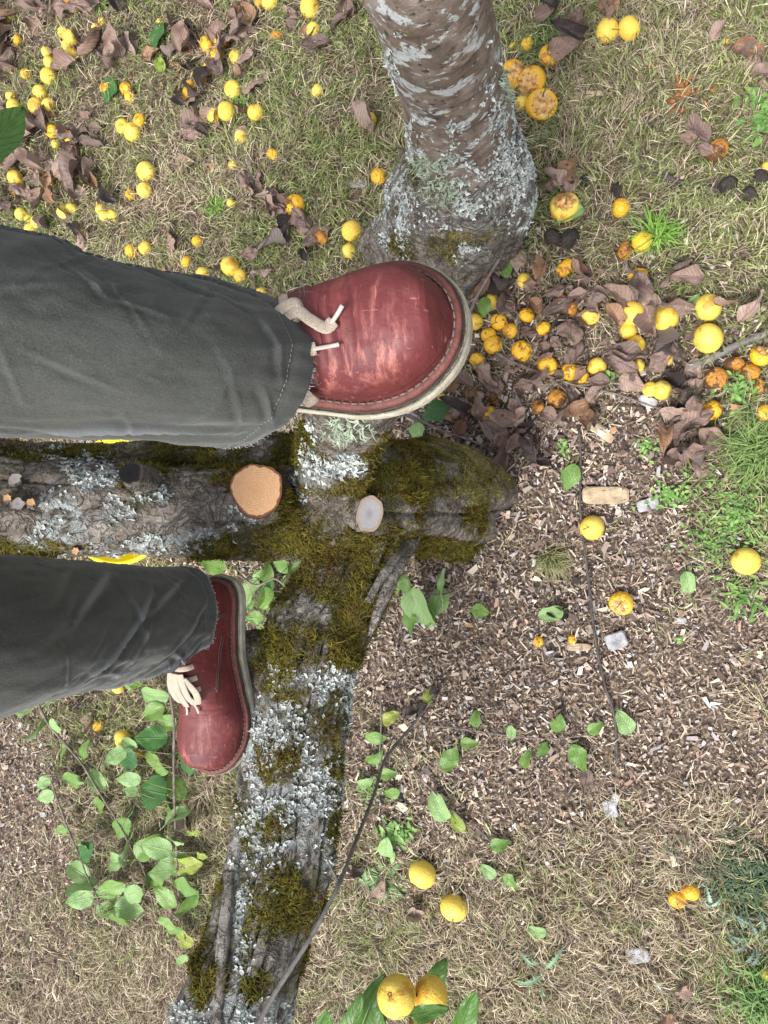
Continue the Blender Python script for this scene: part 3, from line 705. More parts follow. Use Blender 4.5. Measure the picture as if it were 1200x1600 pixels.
def folds_field(seed, items):
    """items: (s0, a0, s1, a1, width, amp) crease lines in girth/length space"""
    def f(s, a):
        d = np.zeros_like(s)
        for (s0, a0, s1, a1, wd, am) in items:
            ax, ay = s1 - s0, (a1 - a0) * .075
            bx = s - s0; da = (a - a0 + PI) % (2 * PI) - PI; by = da * .075
            L2 = ax * ax + ay * ay + 1e-9; t = np.clip((bx * ax + by * ay) / L2, 0, 1)
            ox = bx - t * ax; oy = by - t * ay; q = np.hypot(ox, oy)
            sd = np.sign(ox * ay - oy * ax); env = np.sin(PI * np.clip(t, .04, .96)) ** .6
            d += am * env * (np.exp(-(q / wd) ** 2) - .8 * np.exp(-((q - 1.5 * wd) / (1.3 * wd)) ** 2) * (sd > 0))
        return d
    return f

def trouser(rows, seed, items, n=320, seg=260, ell=None, hemtilt=None, refdir=(0, 1, 0)):
    """rows from hem upward: x,y,z, half width across, half depth; returns mesh"""
    c = spl(rows, n); ra = c[:, 3]; rb = c[:, 4]; c = c[:, :3]
    t = np.gradient(c, axis=0); t = norm(t)
    a = np.cross(np.cross(t, np.array(refdir)[None]), t); a = norm(a); bb = np.cross(t, a)
    s = np.concatenate([[0], np.cumsum(np.linalg.norm(np.diff(c, axis=0), axis=1))])
    th = np.linspace(0, 2 * PI, seg, endpoint=False); TT, SS = np.meshgrid(th, s)
    fl = folds_field(seed, items)(SS, TT)
    cyl = np.stack([np.cos(TT) * 2.2, np.sin(TT) * 2.2, SS * 7], -1)
    w = .0050 * fbm(cyl + 11 * seed, 3, seed)
    dg = np.stack([np.cos(TT) * 2.0 + SS * 9, np.sin(TT) * 2.4, SS * 22], -1)
    rg = 1 - np.abs(vn(dg, seed + 5)) * 2
    w += .0042 * np.maximum(rg, -.2) * (.10 + .75 * np.exp(-SS / .09))
    w += .0010 * fbm(np.stack([np.cos(TT) * 7, np.sin(TT) * 7, SS * 60], -1), 3, seed + 8)
    hem = np.exp(-((SS - .022) / .0018) ** 2); w -= .0016 * hem          # row of stitching above the hem
    pk = .0007 * vn(np.stack([np.cos(TT) * 9, np.sin(TT) * 9, SS * 8], -1), 44) * np.exp(-((SS - .012) / .010) ** 2); w += pk
    w += .0014 * (SS < .022)
    off = fl + w
    ca, sa = np.cos(TT), np.sin(TT)
    V = c[:, None] + a[:, None] * (ca * (ra[:, None] + off))[..., None] + bb[:, None] * (sa * (rb[:, None] + off))[..., None]
    if hemtilt is not None:
        V = V + np.exp(-SS / .07)[..., None] * hemtilt(TT)[..., None] * t[:, None]
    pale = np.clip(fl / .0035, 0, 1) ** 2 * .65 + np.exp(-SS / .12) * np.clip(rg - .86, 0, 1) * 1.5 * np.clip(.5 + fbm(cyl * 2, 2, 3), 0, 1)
    pale = np.maximum(pale, (SS < .0022) * .9)
    outer = V.reshape(-1, 3)
    i = np.arange(n - 1)[:, None] * seg; j = np.arange(seg)[None]; k = (j + 1) % seg
    Q = np.stack([i + j, i + k, i + seg + k, i + seg + j], -1).reshape(-1, 4)
    # turned-in hem
    inn = c[:1, None] + (V[:14] - c[:1, None]) * .972; inn = inn.reshape(-1, 3); m = len(outer)
    i2 = np.arange(13)[:, None] * seg
    Q2 = m + np.stack([i2 + j, i2 + seg + j, i2 + seg + k, i2 + k], -1).reshape(-1, 4)
    jj = np.arange(seg); kk = (jj + 1) % seg; Q3 = np.stack([jj, m + jj, m + kk, kk], 1)
    C = np.concatenate([np.clip(pale, 0, 1).reshape(-1), np.zeros(len(inn))])[:, None] * np.ones(3)
    return np.vstack([outer, inn]), np.vstack([Q, Q2, Q3]), C, V, s

def rnd_folds(seed, n, smax, amp=.004):
    rr = np.random.default_rng(seed); out = []
    for _ in range(n + 46):
        if _ >= n:
            s0 = rr.uniform(-.01, smax); a0 = rr.uniform(0, 2 * PI); ln = rr.uniform(.02, .09); sl = rr.uniform(-2.2, 2.2)
            out.append((s0, a0, s0 + ln * .7, a0 + sl * ln * 9, rr.uniform(.0011, .0022), rr.uniform(.5, 1) * .0015)); continue
        s0 = rr.uniform(.0, smax); a0 = rr.uniform(0, 2 * PI); ln = rr.uniform(.04, .13); sl = rr.uniform(-1.6, 1.6)
        out.append((s0, a0, s0 + ln * .7, a0 + sl * ln * 9, rr.uniform(.003, .008), rr.uniform(.4, 1) * amp))
    return out
# raised leg: hem lies on the boot, knee out of view to the left; a = towards the top of the picture, sa=-1 is the shin side
up_rows = [[-.288, .116, 1.172, .0600, .072], [-.291, .115, 1.195, .0600, .0735], [-.305, .112, 1.235, .0580, .074], [-.335, .110, 1.285, .0570, .076], [-.375, .114, 1.335, .064, .080],
           [-.43, .114, 1.40, .068, .085], [-.50, .118, 1.465, .080, .090], [-.60, .125, 1.51, .094, .095], [-.74, .10, 1.545, .105, .105], [-.86, .05, 1.57, .12, .12]]
it = [(.03, -.6, .10, .1, .003, .003), (.05, -1.0, .13, -.3, .0026, .0022), (.03, -1.9, .05, -.9, .003, .002), (.01, -2.6, .05, -1.9, .003, .002), (.13, -2.2, .19, -1.9, .0022, .0015), (.18, 3.3, .32, 3.9, .004, .002), (.12, 3.3, .26, 3.7, .004, .002), (.04, 3.6, .18, 3.3, .006, .005),
      (.24, .4, .36, .0, .005, .002), (.16, -1.2, .26, -1.7, .0025, .002)] + rnd_folds(31, 16, .30, .0020)
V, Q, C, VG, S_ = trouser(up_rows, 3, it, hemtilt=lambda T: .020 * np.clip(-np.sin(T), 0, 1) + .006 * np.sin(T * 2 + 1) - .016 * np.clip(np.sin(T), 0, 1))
mbt = MB(); mbt.add(V, Q, None, C); VU = VG
lo_rows = [[-.604, -.152, .745, .061, .072], [-.603, -.150, .78, .061, .071], [-.600, -.145, .86, .064, .073], [-.601, -.137, .95, .068, .076], [-.602, -.129, 1.06, .073, .080],
           [-.605, -.125, 1.14, .078, .084], [-.64, -.12, 1.24, .083, .088], [-.72, -.10, 1.38, .095, .098], [-.80, -.07, 1.50, .11, .11], [-.85, -.03, 1.57, .12, .12]]
it = [(.01, -.3, .16, -1.6, .005, .0055), (.03, .3, .13, -.7, .005, .005), (.06, .9, .2, .1, .005, .004), (.16, .6, .30, -.9, .006, .006), (.18, 0, .24, -1.4, .005, .004), (.0, -1.3, .10, -.6, .005, .006), (.22, 1.0, .34, .1, .006, .005),
      (.05, -1.2, .12, -1.9, .005, .005), (.12, -.9, .2, -1.8, .006, .005)] + rnd_folds(32, 22, .34, .0028)
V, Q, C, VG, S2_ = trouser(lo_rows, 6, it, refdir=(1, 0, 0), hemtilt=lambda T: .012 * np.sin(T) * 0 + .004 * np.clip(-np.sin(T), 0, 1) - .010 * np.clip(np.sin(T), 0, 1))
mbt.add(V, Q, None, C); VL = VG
V, Q, T = tube([[-.80, .12, 1.55, .10], [-.86, .06, 1.58, .135], [-.87, 0, 1.59, .145], [-.86, -.06, 1.57, .135], [-.80, -.10, 1.50, .10]], 40, 60); mbt.add(V, Q, T, (0, 0, 0))
V, Q, T = tube([[-.86, 0, 1.55, .15], [-.865, 0, 1.62, .155], [-.87, 0, 1.70, .148]], 30, 60, rb=.8); mbt.add(V, Q, T, (0, 0, 0))
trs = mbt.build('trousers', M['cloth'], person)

def seamline(VG, pts, rad, dash, gap, mat, name, off=.0006, j0=None):
    """stitches that follow the trouser surface; pts rows (ring index, column index)"""
    n, seg = VG.shape[:2]; c = spl([[p[0], p[1], 0] for p in pts], 400)[:, :2]
    i = np.clip(c[:, 0], 0, n - 1.001); j = c[:, 1] % seg; a = i.astype(int); b = j.astype(int); fi = (i - a)[:, None]; fj = (j - b)[:, None]; b1 = (b + 1) % seg
    p = (VG[a, b] * (1 - fi) + VG[a + 1, b] * fi) * (1 - fj) + (VG[a, b1] * (1 - fi) + VG[a + 1, b1] * fi) * fj
    cen = VG.mean(1)[a]; p = p + norm(p - cen) * off
    L = np.concatenate([[0], np.cumsum(np.linalg.norm(np.diff(p, axis=0), axis=1))]); mb = MB(); s = 0
    while s + dash < L[-1]:
        q = np.stack([np.interp([s, s + dash / 2, s + dash], L, p[:, k]) for k in range(3)], 1)
        V, Q, T = tube(np.c_[q, [rad] * 3], 4, 5); mb.add(V, Q, T); s += dash + gap
    return mb
def ringidx(S, s): return float(np.interp(s, S, np.arange(len(S))))
for VG, S in ((VU, S_), (VL, S2_)):
    r1 = ringidx(S, .024)
    m = seamline(VG, [[r1, k] for k in range(0, 261, 10)], .00035, .0026, .0012, None, ''); m.build('hem_stitching', M['thread'], trs, smooth=False)
# flat felled outer seam on the raised leg with its braided ridge
sm = MB()
for cc, rad in ((247, .0011), (240, .0006)):
    rng = range(0, 250, 6)
    n_, seg_ = VU.shape[:2]; p = np.array([VU[k, int(cc + 3 * math.sin(k * .05)) % seg_] for k in rng]); cen = np.array([VU[k].mean(0) for k in rng]); p = p + norm(p - cen) * .0004
    V, Q, T = tube(np.c_[p, np.full(len(p), rad)], 260, 8, lambda pos, s, a, r: .0005 * np.sin(s * 900)); sm.add(V, Q, T, (.25, .25, .25))
for k0 in range(0, 236, 3):
    a_ = VU[k0, 247 + int(3 * math.sin(k0 * .05))]; b_ = VU[k0 + 3, 241 + int(3 * math.sin(k0 * .05))]; ce = VU[k0].mean(0)
    a_ = a_ + norm(a_ - ce) * .0009; b_ = b_ + norm(b_ - ce) * .0009
    V, Q, T = tube(np.array([[*a_, .0008], [*(a_ + b_) / 2, .0011], [*b_, .0008]]), 5, 6); sm.add(V, Q, T, (.3, .3, .3))
sm.build('side_seam', M['cloth'], trs)
# frayed threads along the hems
fr = MB()
for VG in (VU, VL):
    for j in range(0, 260):
        for _ in range(3):
            if R.random() < .35: continue
            q = VG[0, j] + R.normal(0, .0005, 3); t = norm(VG[0, j] - VG[6, j]); o_ = norm(VG[0, j] - VG[0].mean(0))
            e = q + t * R.uniform(.0006, .0022) + o_ * R.normal(.0004, .0009) + R.normal(0, .0008, 3)
            V, Q, T = tube(np.array([[*q, .00022], [*(q + e) / 2 + R.normal(0, .0003, 3), .0002], [*e, .00012]]), 4, 4); fr.add(V, Q, T)
fr.build('frayed_hem', M['thread_pale'], trs, smooth=False)

# --- boots
XS = np.array([0, .012, .03, .07, .13, .25, .4, .55, .68, .78, .86, .925, .965, .988, 1.0])
YO = np.array([0, .0175, .0265, .0345, .0375, .0375, .0395, .050, .0605, .0610, .0545, .0425, .0300, .0175, 0])
YI = np.array([0, .0175, .0265, .0340, .0365, .0350, .0345, .043, .0545, .0580, .0545, .0435, .0310, .0180, 0])
HX = np.array([0, .01, .03, .08, .2, .32, .40, .48, .56, .64, .72, .80, .88, .94, .975, 1.0])
HH = np.array([.020, .055, .080, .098, .108, .106, .096, .083, .070, .059, .0525, .0495, .047, .041, .030, .006])
LL = .30

def shoe(origin, ang, s, mir, label, lacefn, scuff, dx=0.0, SE=.555):
    root = emp('boot', origin); root.parent = person; root.location = Vector(origin) - person.location
    if label: root['label'] = label
    o = np.array(origin); ca, sa = math.cos(ang), math.sin(ang)
    def W(p):
        p = np.asarray(p, float) * s; y = p[..., 1] * mir
        return np.stack([p[..., 0] * ca - y * sa + o[0], p[..., 0] * sa + y * ca + o[1], p[..., 2] + o[2]], -1)
    def fix(Q): return Q[:, ::-1] if mir < 0 else Q
    # closed outline
    yo = spl(np.c_[XS * LL, YO, XS * 0], 200)[:, :2]; yi = spl(np.c_[XS * LL, -YI, XS * 0], 200)[:, :2]
    ol = np.vstack([yo, yi[::-1][1:-1]])
    d = np.concatenate([[0], np.cumsum(np.linalg.norm(np.diff(np.vstack([ol, ol[:1]]), axis=0), axis=1))])
    m = 300; ss = np.linspace(0, d[-1], m, endpoint=False); cl = np.vstack([ol, ol[:1]])
    ol = np.stack([np.interp(ss, d, cl[:, k]) for k in (0, 1)], 1)
    for _ in range(6): ol = (np.roll(ol, 1, 0) + 2 * ol + np.roll(ol, -1, 0)) / 4
    tg = norm(np.roll(ol, -1, 0) - np.roll(ol, 1, 0)); nr = np.stack([-tg[:, 1], tg[:, 0]], 1)
    if ((ol - ol.mean(0)) * nr).sum() < 0: nr = -nr
    spring = lambda x: .010 * np.clip((x / LL - .72) / .28, 0, 1) ** 2     # toe lifts a little
    def slab(levels, name, mat, parent, wob=0, seed=0):
        Vs = []
        for off, z in levels:
            q = ol + nr * off; zz = z + spring(q[:, 0])
            if wob: q = q + nr * (wob * fbm(np.c_[ol * 60, np.full(m, z * 300)], 3, seed))[:, None]
            Vs.append(np.c_[q, zz])
        nl = len(Vs); c0 = np.r_[ol.mean(0), levels[0][1]]; VV = np.vstack(Vs)
        i = np.arange(nl - 1)[:, None] * m; j = np.arange(m)[None]; k = (j + 1) % m
        QQ = np.stack([i + k, i + j, i + m + j, i + m + k], -1).reshape(-1, 4)
        # caps: shrink rings to the middle line
        def cap(ring, base, flip):
            nonlocal VV, QQ
            mid = ring.copy(); mid[:, 1] = (mid[:, 1] * .02); b0 = len(VV); VV = np.vstack([VV, mid]); jj = np.arange(m); kk = (jj + 1) % m
            f = np.stack([base + jj, base + kk, b0 + kk, b0 + jj], 1); QQ = np.vstack([QQ, f[:, ::-1] if flip else f])
        cap(Vs[0], 0, True); cap(Vs[-1], (nl - 1) * m, False)
        return obj(name, W(VV), fix(QQ), mat, parent)
    slab([(-.004, 0), (0, .002), (.0008, .007), (.0002, .0125), (.0010, .0145), (.0002, .0165), (0, .020), (-.0012, .0225)], 'crepe_sole', M['crepe'], root, .0006, 3)
    slab([(-.0035, .0226), (-.0022, .0235), (-.0022, .0258), (-.0035, .0268)], 'midsole', M['welt_dirt'], root, .0005, 4)
    wl = slab([(-.0042, .0262), (-.0032, .0272), (-.0034, .0292), (-.0052, .0308), (-.012, .0318)], 'welt', M['welt'], root, .0005, 5)
    # upper
    nu, nv = 300, 220
    f = (1 - np.cos(np.linspace(0, PI, nu))) / 2; x = .009 + (LL - .018) * f; xn = x / LL
    ph = np.linspace(0, PI, nv)
    yo_ = np.interp(xn * LL, yo[:, 0], yo[:, 1]); yi_ = -np.interp(xn * LL, yi[:, 0], yi[:, 1])
    endf = np.clip(np.minimum(xn - .03, .97 - xn) / .06, 0, 1) ** .5
    shr = lambda y: np.maximum(y - .0095, 0)
    # outline pulled in by the welt, re-evaluated so the toe stays round
    q = ol - nr * .0105; up_ = q[q[:, 1] > 0]; dn_ = q[q[:, 1] <= 0]; up_ = up_[np.argsort(up_[:, 0])]; dn_ = dn_[np.argsort(dn_[:, 0])]
    x0, x1 = q[:, 0].min(), q[:, 0].max(); x = x0 + (x1 - x0) * f; xn = (x - x0) / (x1 - x0)
    yo_ = np.interp(x, up_[:, 0], up_[:, 1]); yi_ = -np.interp(x, dn_[:, 0], dn_[:, 1]); yo_[[0, -1]] = 0.0; yi_[[0, -1]] = 0.0
    yc = (yo_ - yi_) / 2; w = (yo_ + yi_) / 2
    h = np.interp(xn, HX, HH); 
    for _ in range(4): h[1:-1] = (h[:-2] + 2 * h[1:-1] + h[2:]) / 4
    h = h * np.clip((1 - xn) / .045, 0, 1) ** .5 * np.clip(xn / .01, 0, 1) ** .5
    PH, XN = np.meshgrid(ph, xn); cs, sn = np.cos(PH), np.sin(PH)
    ex = np.interp(XN, [0, .4, .6, 1], [.5, .82, .86, .84]); ez = np.interp(XN, [0, .4, .6, 1], [.6, .86, .84, .74])
    zz = h[:, None] * np.abs(sn) ** ez; back = np.clip((.62 - XN) / .3, 0, 1)
    yy = w[:, None] * np.sign(cs) * np.abs(cs) ** ex
    yy *= 1 - .40 * back * (zz / .10) ** 1.5
    skew = np.interp(XN, [.4, .6, .8], [.0, .004, .003]); yy = yy - skew * (sn ** 2)
    base = np.stack([np.repeat(x[:, None], nv, 1), yc[:, None] + yy, .0302 + zz + spring(x)[:, None]], -1)
    du = np.gradient(base, axis=0); dv = np.gradient(base, axis=1); N = norm(np.cross(du, dv)); N = np.where((N[..., 2:] < 0) & (np.abs(N[..., 2:]) > .3), -N, N)
    outw = base - np.stack([base[..., 0] * .0 + np.clip(x, .06, .24)[:, None], np.repeat(yc[:, None], nv, 1), np.full_like(zz, .03)], -1)
    N = np.where((N * outw).sum(-1, keepdims=True) < 0, -N, N)
    deg = np.degrees(np.minimum(PH, PI - PH))
    lim = np.interp(XN, [SE - .33, SE - .155, SE - .01], [0, 14, 34]); side_edge = SE - .02 * np.clip((60 - deg) / 30, 0, 1)
    inq = (XN < side_edge) & (deg > lim) & (deg < 80)
    soft = lambda v, w_: 1 / (1 + np.exp(-v / w_))
    qm = soft(side_edge - XN, .0022) * soft(deg - lim, .9) * soft(78 - deg, .8)
    dsp = .0019 * qm
    heelc = soft(.17 - XN + .06 * np.clip((deg - 20) / 70, 0, 1), .003); dsp += .0013 * heelc * (1 - qm * .4)
    dsp += -.0010 * np.exp(-((deg - 5) / 3.0) ** 2)
    cr = np.exp(-((XN - SE - .06 - .012 * np.sin(PH * 2)) / .011) ** 2) + .7 * np.exp(-((XN - SE - .105 + .01 * np.sin(PH * 3)) / .009) ** 2) + .5 * np.exp(-((XN - SE - .03) / .006) ** 2)
    dsp += -.0020 * cr * np.clip(sn, 0, 1) ** 2 * (XN > side_edge)
    dsp += .0016 * fbm(base * 38, 3, 13 + int(mir)) + .00035 * fbm(base * 190, 3, 14)
    S = base + N * dsp[..., None]
    i = np.arange(nu - 1)[:, None] * nv; j = np.arange(nv - 1)[None]
    QQ = np.stack([i + j, i + j + 1, i + nv + j + 1, i + nv + j], -1).reshape(-1, 4)
    sc = np.clip(scuff(XN, PH), 0, 1).reshape(-1, 1) * np.ones(3)
    up = obj('upper', W(S.reshape(-1, 3)), fix(QQ), M['leather'], root, col=sc)
    def at(xv, pv, off=0.0):
        i = np.interp(xv, xn, np.arange(nu)); j = np.asarray(pv) / PI * (nv - 1); i = np.clip(i, 0, nu - 1.001); j = np.clip(j, 0, nv - 1.001)
        a = i.astype(int); b_ = j.astype(int); fi = (i - a)[..., None]; fj = (j - b_)[..., None]
        bl = lambda A: (A[a, b_] * (1 - fi) + A[a + 1, b_] * fi) * (1 - fj) + (A[a, b_ + 1] * (1 - fi) + A[a + 1, b_ + 1] * fi) * fj
        return bl(S) + bl(N) * off
    def run(p, dash, gap, rad, mb):
        L = np.concatenate([[0], np.cumsum(np.linalg.norm(np.diff(p, axis=0), axis=1))]); s_ = 0
        while s_ + dash < L[-1]:
            q = np.stack([np.interp([s_, s_ + dash / 2, s_ + dash], L, p[:, k]) for k in range(3)], 1)
            V, Q, T = tube(np.c_[W(q), [rad * s * .7, rad * s, rad * s * .7]], 5, 6); mb.add(V, Q, T); s_ += dash + gap
    # welt stitches
    mb = MB(); q = ol - nr * .0088; p = np.c_[q, .0322 + spring(q[:, 0])]; p = np.vstack([p, p[:1]]); run(p, .0052, .0016, .00085, mb)
    mb.build('welt_stitching', M['stitch'], wl)
    mb = MB()
    for dd in (.012, .024):
        for sg in (0, 1):
            xa = np.linspace(SE - .29, SE - dd, 60); g = np.radians(np.interp(xa, [SE - .33, SE - .155, SE - .01], [0, 14, 34]) + dd * 260)
            g2 = np.linspace(math.degrees(g[-1]), 70, 30); p1 = at(xa, g if not sg else PI - g, .0007)
            g2 = np.radians(g2); xb = SE - dd - .02 * np.clip((60 - np.degrees(g2)) / 30, 0, 1); p2 = at(xb, g2 if not sg else PI - g2, .0007)
            run(np.vstack([p1, p2]), .0024, .0013, .00038, mb)
            g3 = np.linspace(5, 80, 40); xh = .17 - dd * .8 + .06 * np.clip((g3 - 20) / 70, 0, 1); g3 = np.radians(g3); run(at(xh, g3 if not sg else PI - g3, .0007), .0024, .0013, .00038, mb)
    mb.build('seam_stitching', M['thread'], up, smooth=False)
    # tongue
    xt = np.linspace(SE - .25, SE + .02, 30); pt = np.linspace(math.radians(74), math.radians(106), 24); A, B = np.meshgrid(xt, pt, indexing='ij')
    tt = at(A, B, .0010); k1, k2 = A.shape; ii = np.arange(k1 - 1)[:, None] * k2; jj = np.arange(k2 - 1)[None]
    obj('tongue', W(tt.reshape(-1, 3)), fix(np.stack([ii + jj, ii + jj + 1, ii + k2 + jj + 1, ii + k2 + jj], -1).reshape(-1, 4)), M['leather'], root, col=np.zeros((k1 * k2, 3)))
    # laces
    def ribbon(pts, wd, name, parent, mat='lace', thick=.0014):
        V, Q, T = tube(np.c_[W(np.array(pts)), np.full(len(pts), 1.0)], 70, 16, lambda pos, s_, a, r: .02 * np.sin(s_ * 2600 + a * 4), wd * s, thick * s)
        return obj(name, V, [Q, T], M[mat], parent)
    lacefn(lambda a_, b_, c_=0.0: at(a_ + dx, b_, c_), ribbon, root)
    # collar and sock at the ankle
    V, Q, T = tube(np.c_[W(np.array([[.075, 0, .10], [.085, 0, .135], [.095, 0, .17]])), [.028 * s, .026 * s, .026 * s]], 24, 40); obj('sock', V, [Q, T], M['sock'], root)
    return root

def cross_laces(at, ribbon, root, rows):
    for k, xv in enumerate(rows):
        a = [at(np.array([xv + dx]), np.array([math.radians(g)]), .0022 + .002 * math.sin(math.radians(g)) ** 4)[0] for g, dx in ((62, 0), (75, .004), (90, .008), (105, .004), (118, 0))]
        ribbon(a, .0038, 'lace', root)
def seq(at, l): return [at(np.array([x]), np.array([math.radians(g)]), o)[0] for x, g, o in l]

def lace_up(at, rb, root):
    cross_laces(at, rb, root, (.50, .44, .38))
    rb(seq(at, [(.47, 92, .006), (.50, 99, .012), (.535, 103, .009), (.545, 96, .0055), (.52, 90, .005), (.50, 88, .006)]), .0042, 'lace_loop', root)
    rb(seq(at, [(.48, 92, .009), (.53, 96, .011), (.565, 91, .007), (.60, 86, .0045), (.622, 89.5, .0045)]), .0050, 'lace_end', root)
    rb(seq(at, [(.616, 88.5, .0045), (.636, 92, .0055), (.654, 96, .0075)]), .0017, 'aglet', root, 'aglet', .0015)
    rb(seq(at, [(.46, 80, .006), (.50, 74, .007), (.535, 70.5, .006), (.568, 71.5, .004)]), .0048, 'lace_end', root)
    rb(seq(at, [(.562, 71.2, .004), (.60, 72.5, .004), (.628, 73.5, .0045)]), .0016, 'aglet', root, 'aglet', .0014)
    rb(seq(at, [(.44, 70, .008), (.48, 50, .010), (.515, 32, .010), (.52, 22, .010), (.50, 17, .008), (.47, 24, .006), (.44, 40, .006)]), .0052, 'lace_loop', root)
def lace_lo(at, rb, root):
    cross_laces(at, rb, root, (.50, .44, .38))
    for k, (g0, g1, x1, o) in enumerate(((88, 80, .60, .010), (96, 94, .615, .008), (104, 108, .60, .009))):
        rb(seq(at, [(.40, g0, .010), (.47, (g0 * 2 + g1) / 3, .014), (.54, (g0 + g1) / 2, .010), (x1 - .015, g1, o * .6)]), .0052, 'lace_end' if k < 2 else 'lace_loop', root)
    rb(seq(at, [(.585, 80.5, .006), (.61, 79, .0045), (.635, 78, .0045)]), .0017, 'aglet', root, 'aglet', .0015)
    rb(seq(at, [(.60, 94, .005), (.625, 95, .0045), (.65, 96, .0045)]), .0017, 'aglet', root, 'aglet', .0015)
    rb(seq(at, [(.42, 84, .012), (.50, 72, .012), (.57, 74, .008), (.53, 84, .008)]), .0050, 'lace_loop', root)

sc1 = lambda x, p: 1.0 * np.exp(-(((x - .66) / .14) ** 2 + ((np.degrees(p) - 50) / 24) ** 2)) + .7 * np.exp(-(((x - .84) / .07) ** 2 + ((np.degrees(p) - 62) / 30) ** 2)) + .25 * np.exp(-(((x - .8) / .1) ** 2 + ((np.degrees(p) - 110) / 30) ** 2))
sc2 = lambda x, p: .9 * np.exp(-(((x - .90) / .07) ** 2 + ((np.degrees(p) - 80) / 40) ** 2)) + .3 * np.exp(-(((x - .72) / .1) ** 2 + ((np.degrees(p) - 60) / 40) ** 2))
AU = math.radians(7); tipu = P(735, 497, .625); hu = tipu - np.array([math.cos(AU), math.sin(AU), 0]) * LL * 1.07; hu[2] = 1.104
# phi 0 = +y side before mirroring; raised boot: scuffed side faces the bottom of the picture
shoe(hu, AU, 1.07, -1, 'raised red leather boot with a scuffed toe on the sawn upright limb', lace_up, sc1, .095, .66)
shoe((-.577, -.098, .652), math.radians(-91), 1.03, 1, 'lower red leather boot wedged between the two mossy limbs', lace_lo, sc2)
# ------------------------------------------------------------------ fruit
def pear_mesh(name, seed, mats, stalk=True, wr=0.0, bite=False, squash=1.0):
    rr = np.random.default_rng(seed); nu, nv = 26, 34
    u = np.linspace(0, PI, nu); v = np.linspace(0, 2 * PI, nv, endpoint=False); U, Vv = np.meshgrid(u, v, indexing='ij')
    r = .5 * (1 - .13 * np.exp(-(U / .30) ** 2) - .11 * np.exp(-((PI - U) / .28) ** 2) + .03 * np.cos(U))
    x, y, z = r * np.sin(U) * np.cos(Vv), r * np.sin(U) * np.sin(Vv), r * np.cos(U) * .93 * squash
    p = np.stack([x, y, z], -1); nrm = norm(p)
    p = p + nrm * (.02 * fbm(p * 2.2 + seed, 2, seed) + wr * (1 - np.abs(vn(p * 7 + seed, seed)) * 2))[..., None]
    i = np.arange(nu - 1)[:, None] * nv; j = np.arange(nv)[None]; k = (j + 1) % nv
    Q = np.stack([i + j, i + nv + j, i + nv + k, i + k], -1).reshape(-1, 4)
    me_mi = np.zeros(len(Q), np.int32)
    if bite:
        dr = norm(np.array([.5, .35, .9])); q = (norm(p) * dr).sum(-1); th_ = .45 + .22 * fbm(p * 7, 3, seed + 4)
        cut = np.clip((q - th_) * 6, 0, 1); p = p - norm(p) * (cut * (.13 + .10 * fbm(p * 11, 3, seed + 2)))[..., None]
        me_mi = (cut.reshape(-1)[Q].mean(1) > .35).astype(np.int32)
    me = mdata(name, p.reshape(-1, 3), Q, mats); me.polygons.foreach_set('material_index', me_mi); return me
stalkV, stalkQ, stalkT = tube([[0, 0, .34, .035], [.03, .01, .5, .022], [.10, .05, .68, .020], [.16, .06, .82, .032]], 10, 7)
stalk_me = mdata('stalk', stalkV, [stalkQ, stalkT], M['stalk'])
th = np.linspace(0, 2 * PI, 10, endpoint=False); cr = np.where(np.arange(10) % 2, .085, .04)
cv = np.vstack([np.c_[np.cos(th) * cr, np.sin(th) * cr, np.full(10, -.425)], [[0, 0, -.40]]]); cT = np.stack([np.arange(10), (np.arange(10) + 1) % 10, np.full(10, 10)], 1)
calyx_me = mdata('calyx', cv, cT, M['calyx'])
PM = {'y': [pear_mesh('pear', 1, M['pear_yellow']), pear_mesh('pear', 2, M['pear_yellow'], squash=.95), pear_mesh('pear', 3, M['pear_yellow'], wr=.004, squash=1.05)],
      'o': [pear_mesh('pear', 4, M['pear_orange'], wr=.012), pear_mesh('pear', 5, M['pear_orange'], wr=.02, squash=.85)],
      'd': [pear_mesh('pear', 6, M['pear_brown'], wr=.03, squash=.8), pear_mesh('pear', 7, M['pear_brown'], wr=.02, squash=.7)],
      'b': [pear_mesh('pear', 8, M['pear_black'], wr=.035, squash=.8)],
      'e': [pear_mesh('pear', 9, [M['pear_yellow'], M['pear_flesh']], bite=True), pear_mesh('pear', 10, [M['pear_orange'], M['pear_flesh']], bite=True, squash=.85)]}
rp = random.Random(4)
PEARS = {}   # region -> list of (px,py,size,kind)
def reg(name, s):
    PEARS[name] = [(float(a), float(b_), float(c_), k) for a, b_, c_, k in (t.split(',') for t in s.split())]
reg('corner', '98,50,16,y 109,57,20,y 103,70,14,y 71,80,14,y 76,97,18,y 96,90,16,y 110,83,17,y 73,117,22,y 26,63,15,o 13,26,13,y 39,114,15,o 3,80,15,y 107,4,13,o 149,43,12,y 159,33,11,y 251,36,13,y')
reg('left edge', '60,142,20,y 15,149,14,y 19,165,20,y 53,164,22,y 73,163,21,y 14,197,14,o 4,200,11,o 78,203,18,o 95,206,15,o 108,214,18,o 84,224,13,y 20,275,20,y 30,287,11,o 78,280,14,o 19,297,12,o 127,276,15,y')
reg('middle left', '165,137,19,o 196,137,18,o 202,150,16,o 190,196,21,y 216,187,21,o 205,204,25,y 226,266,26,y 224,296,21,y 202,303,14,o')
reg('above the thigh', '30,333,18,y 43,340,14,y 56,346,20,y 46,358,19,y 97,332,21,y 109,326,18,y 154,325,15,y 161,335,17,y 174,335,17,y 126,365,15,y 204,391,19,o 226,387,19,y')
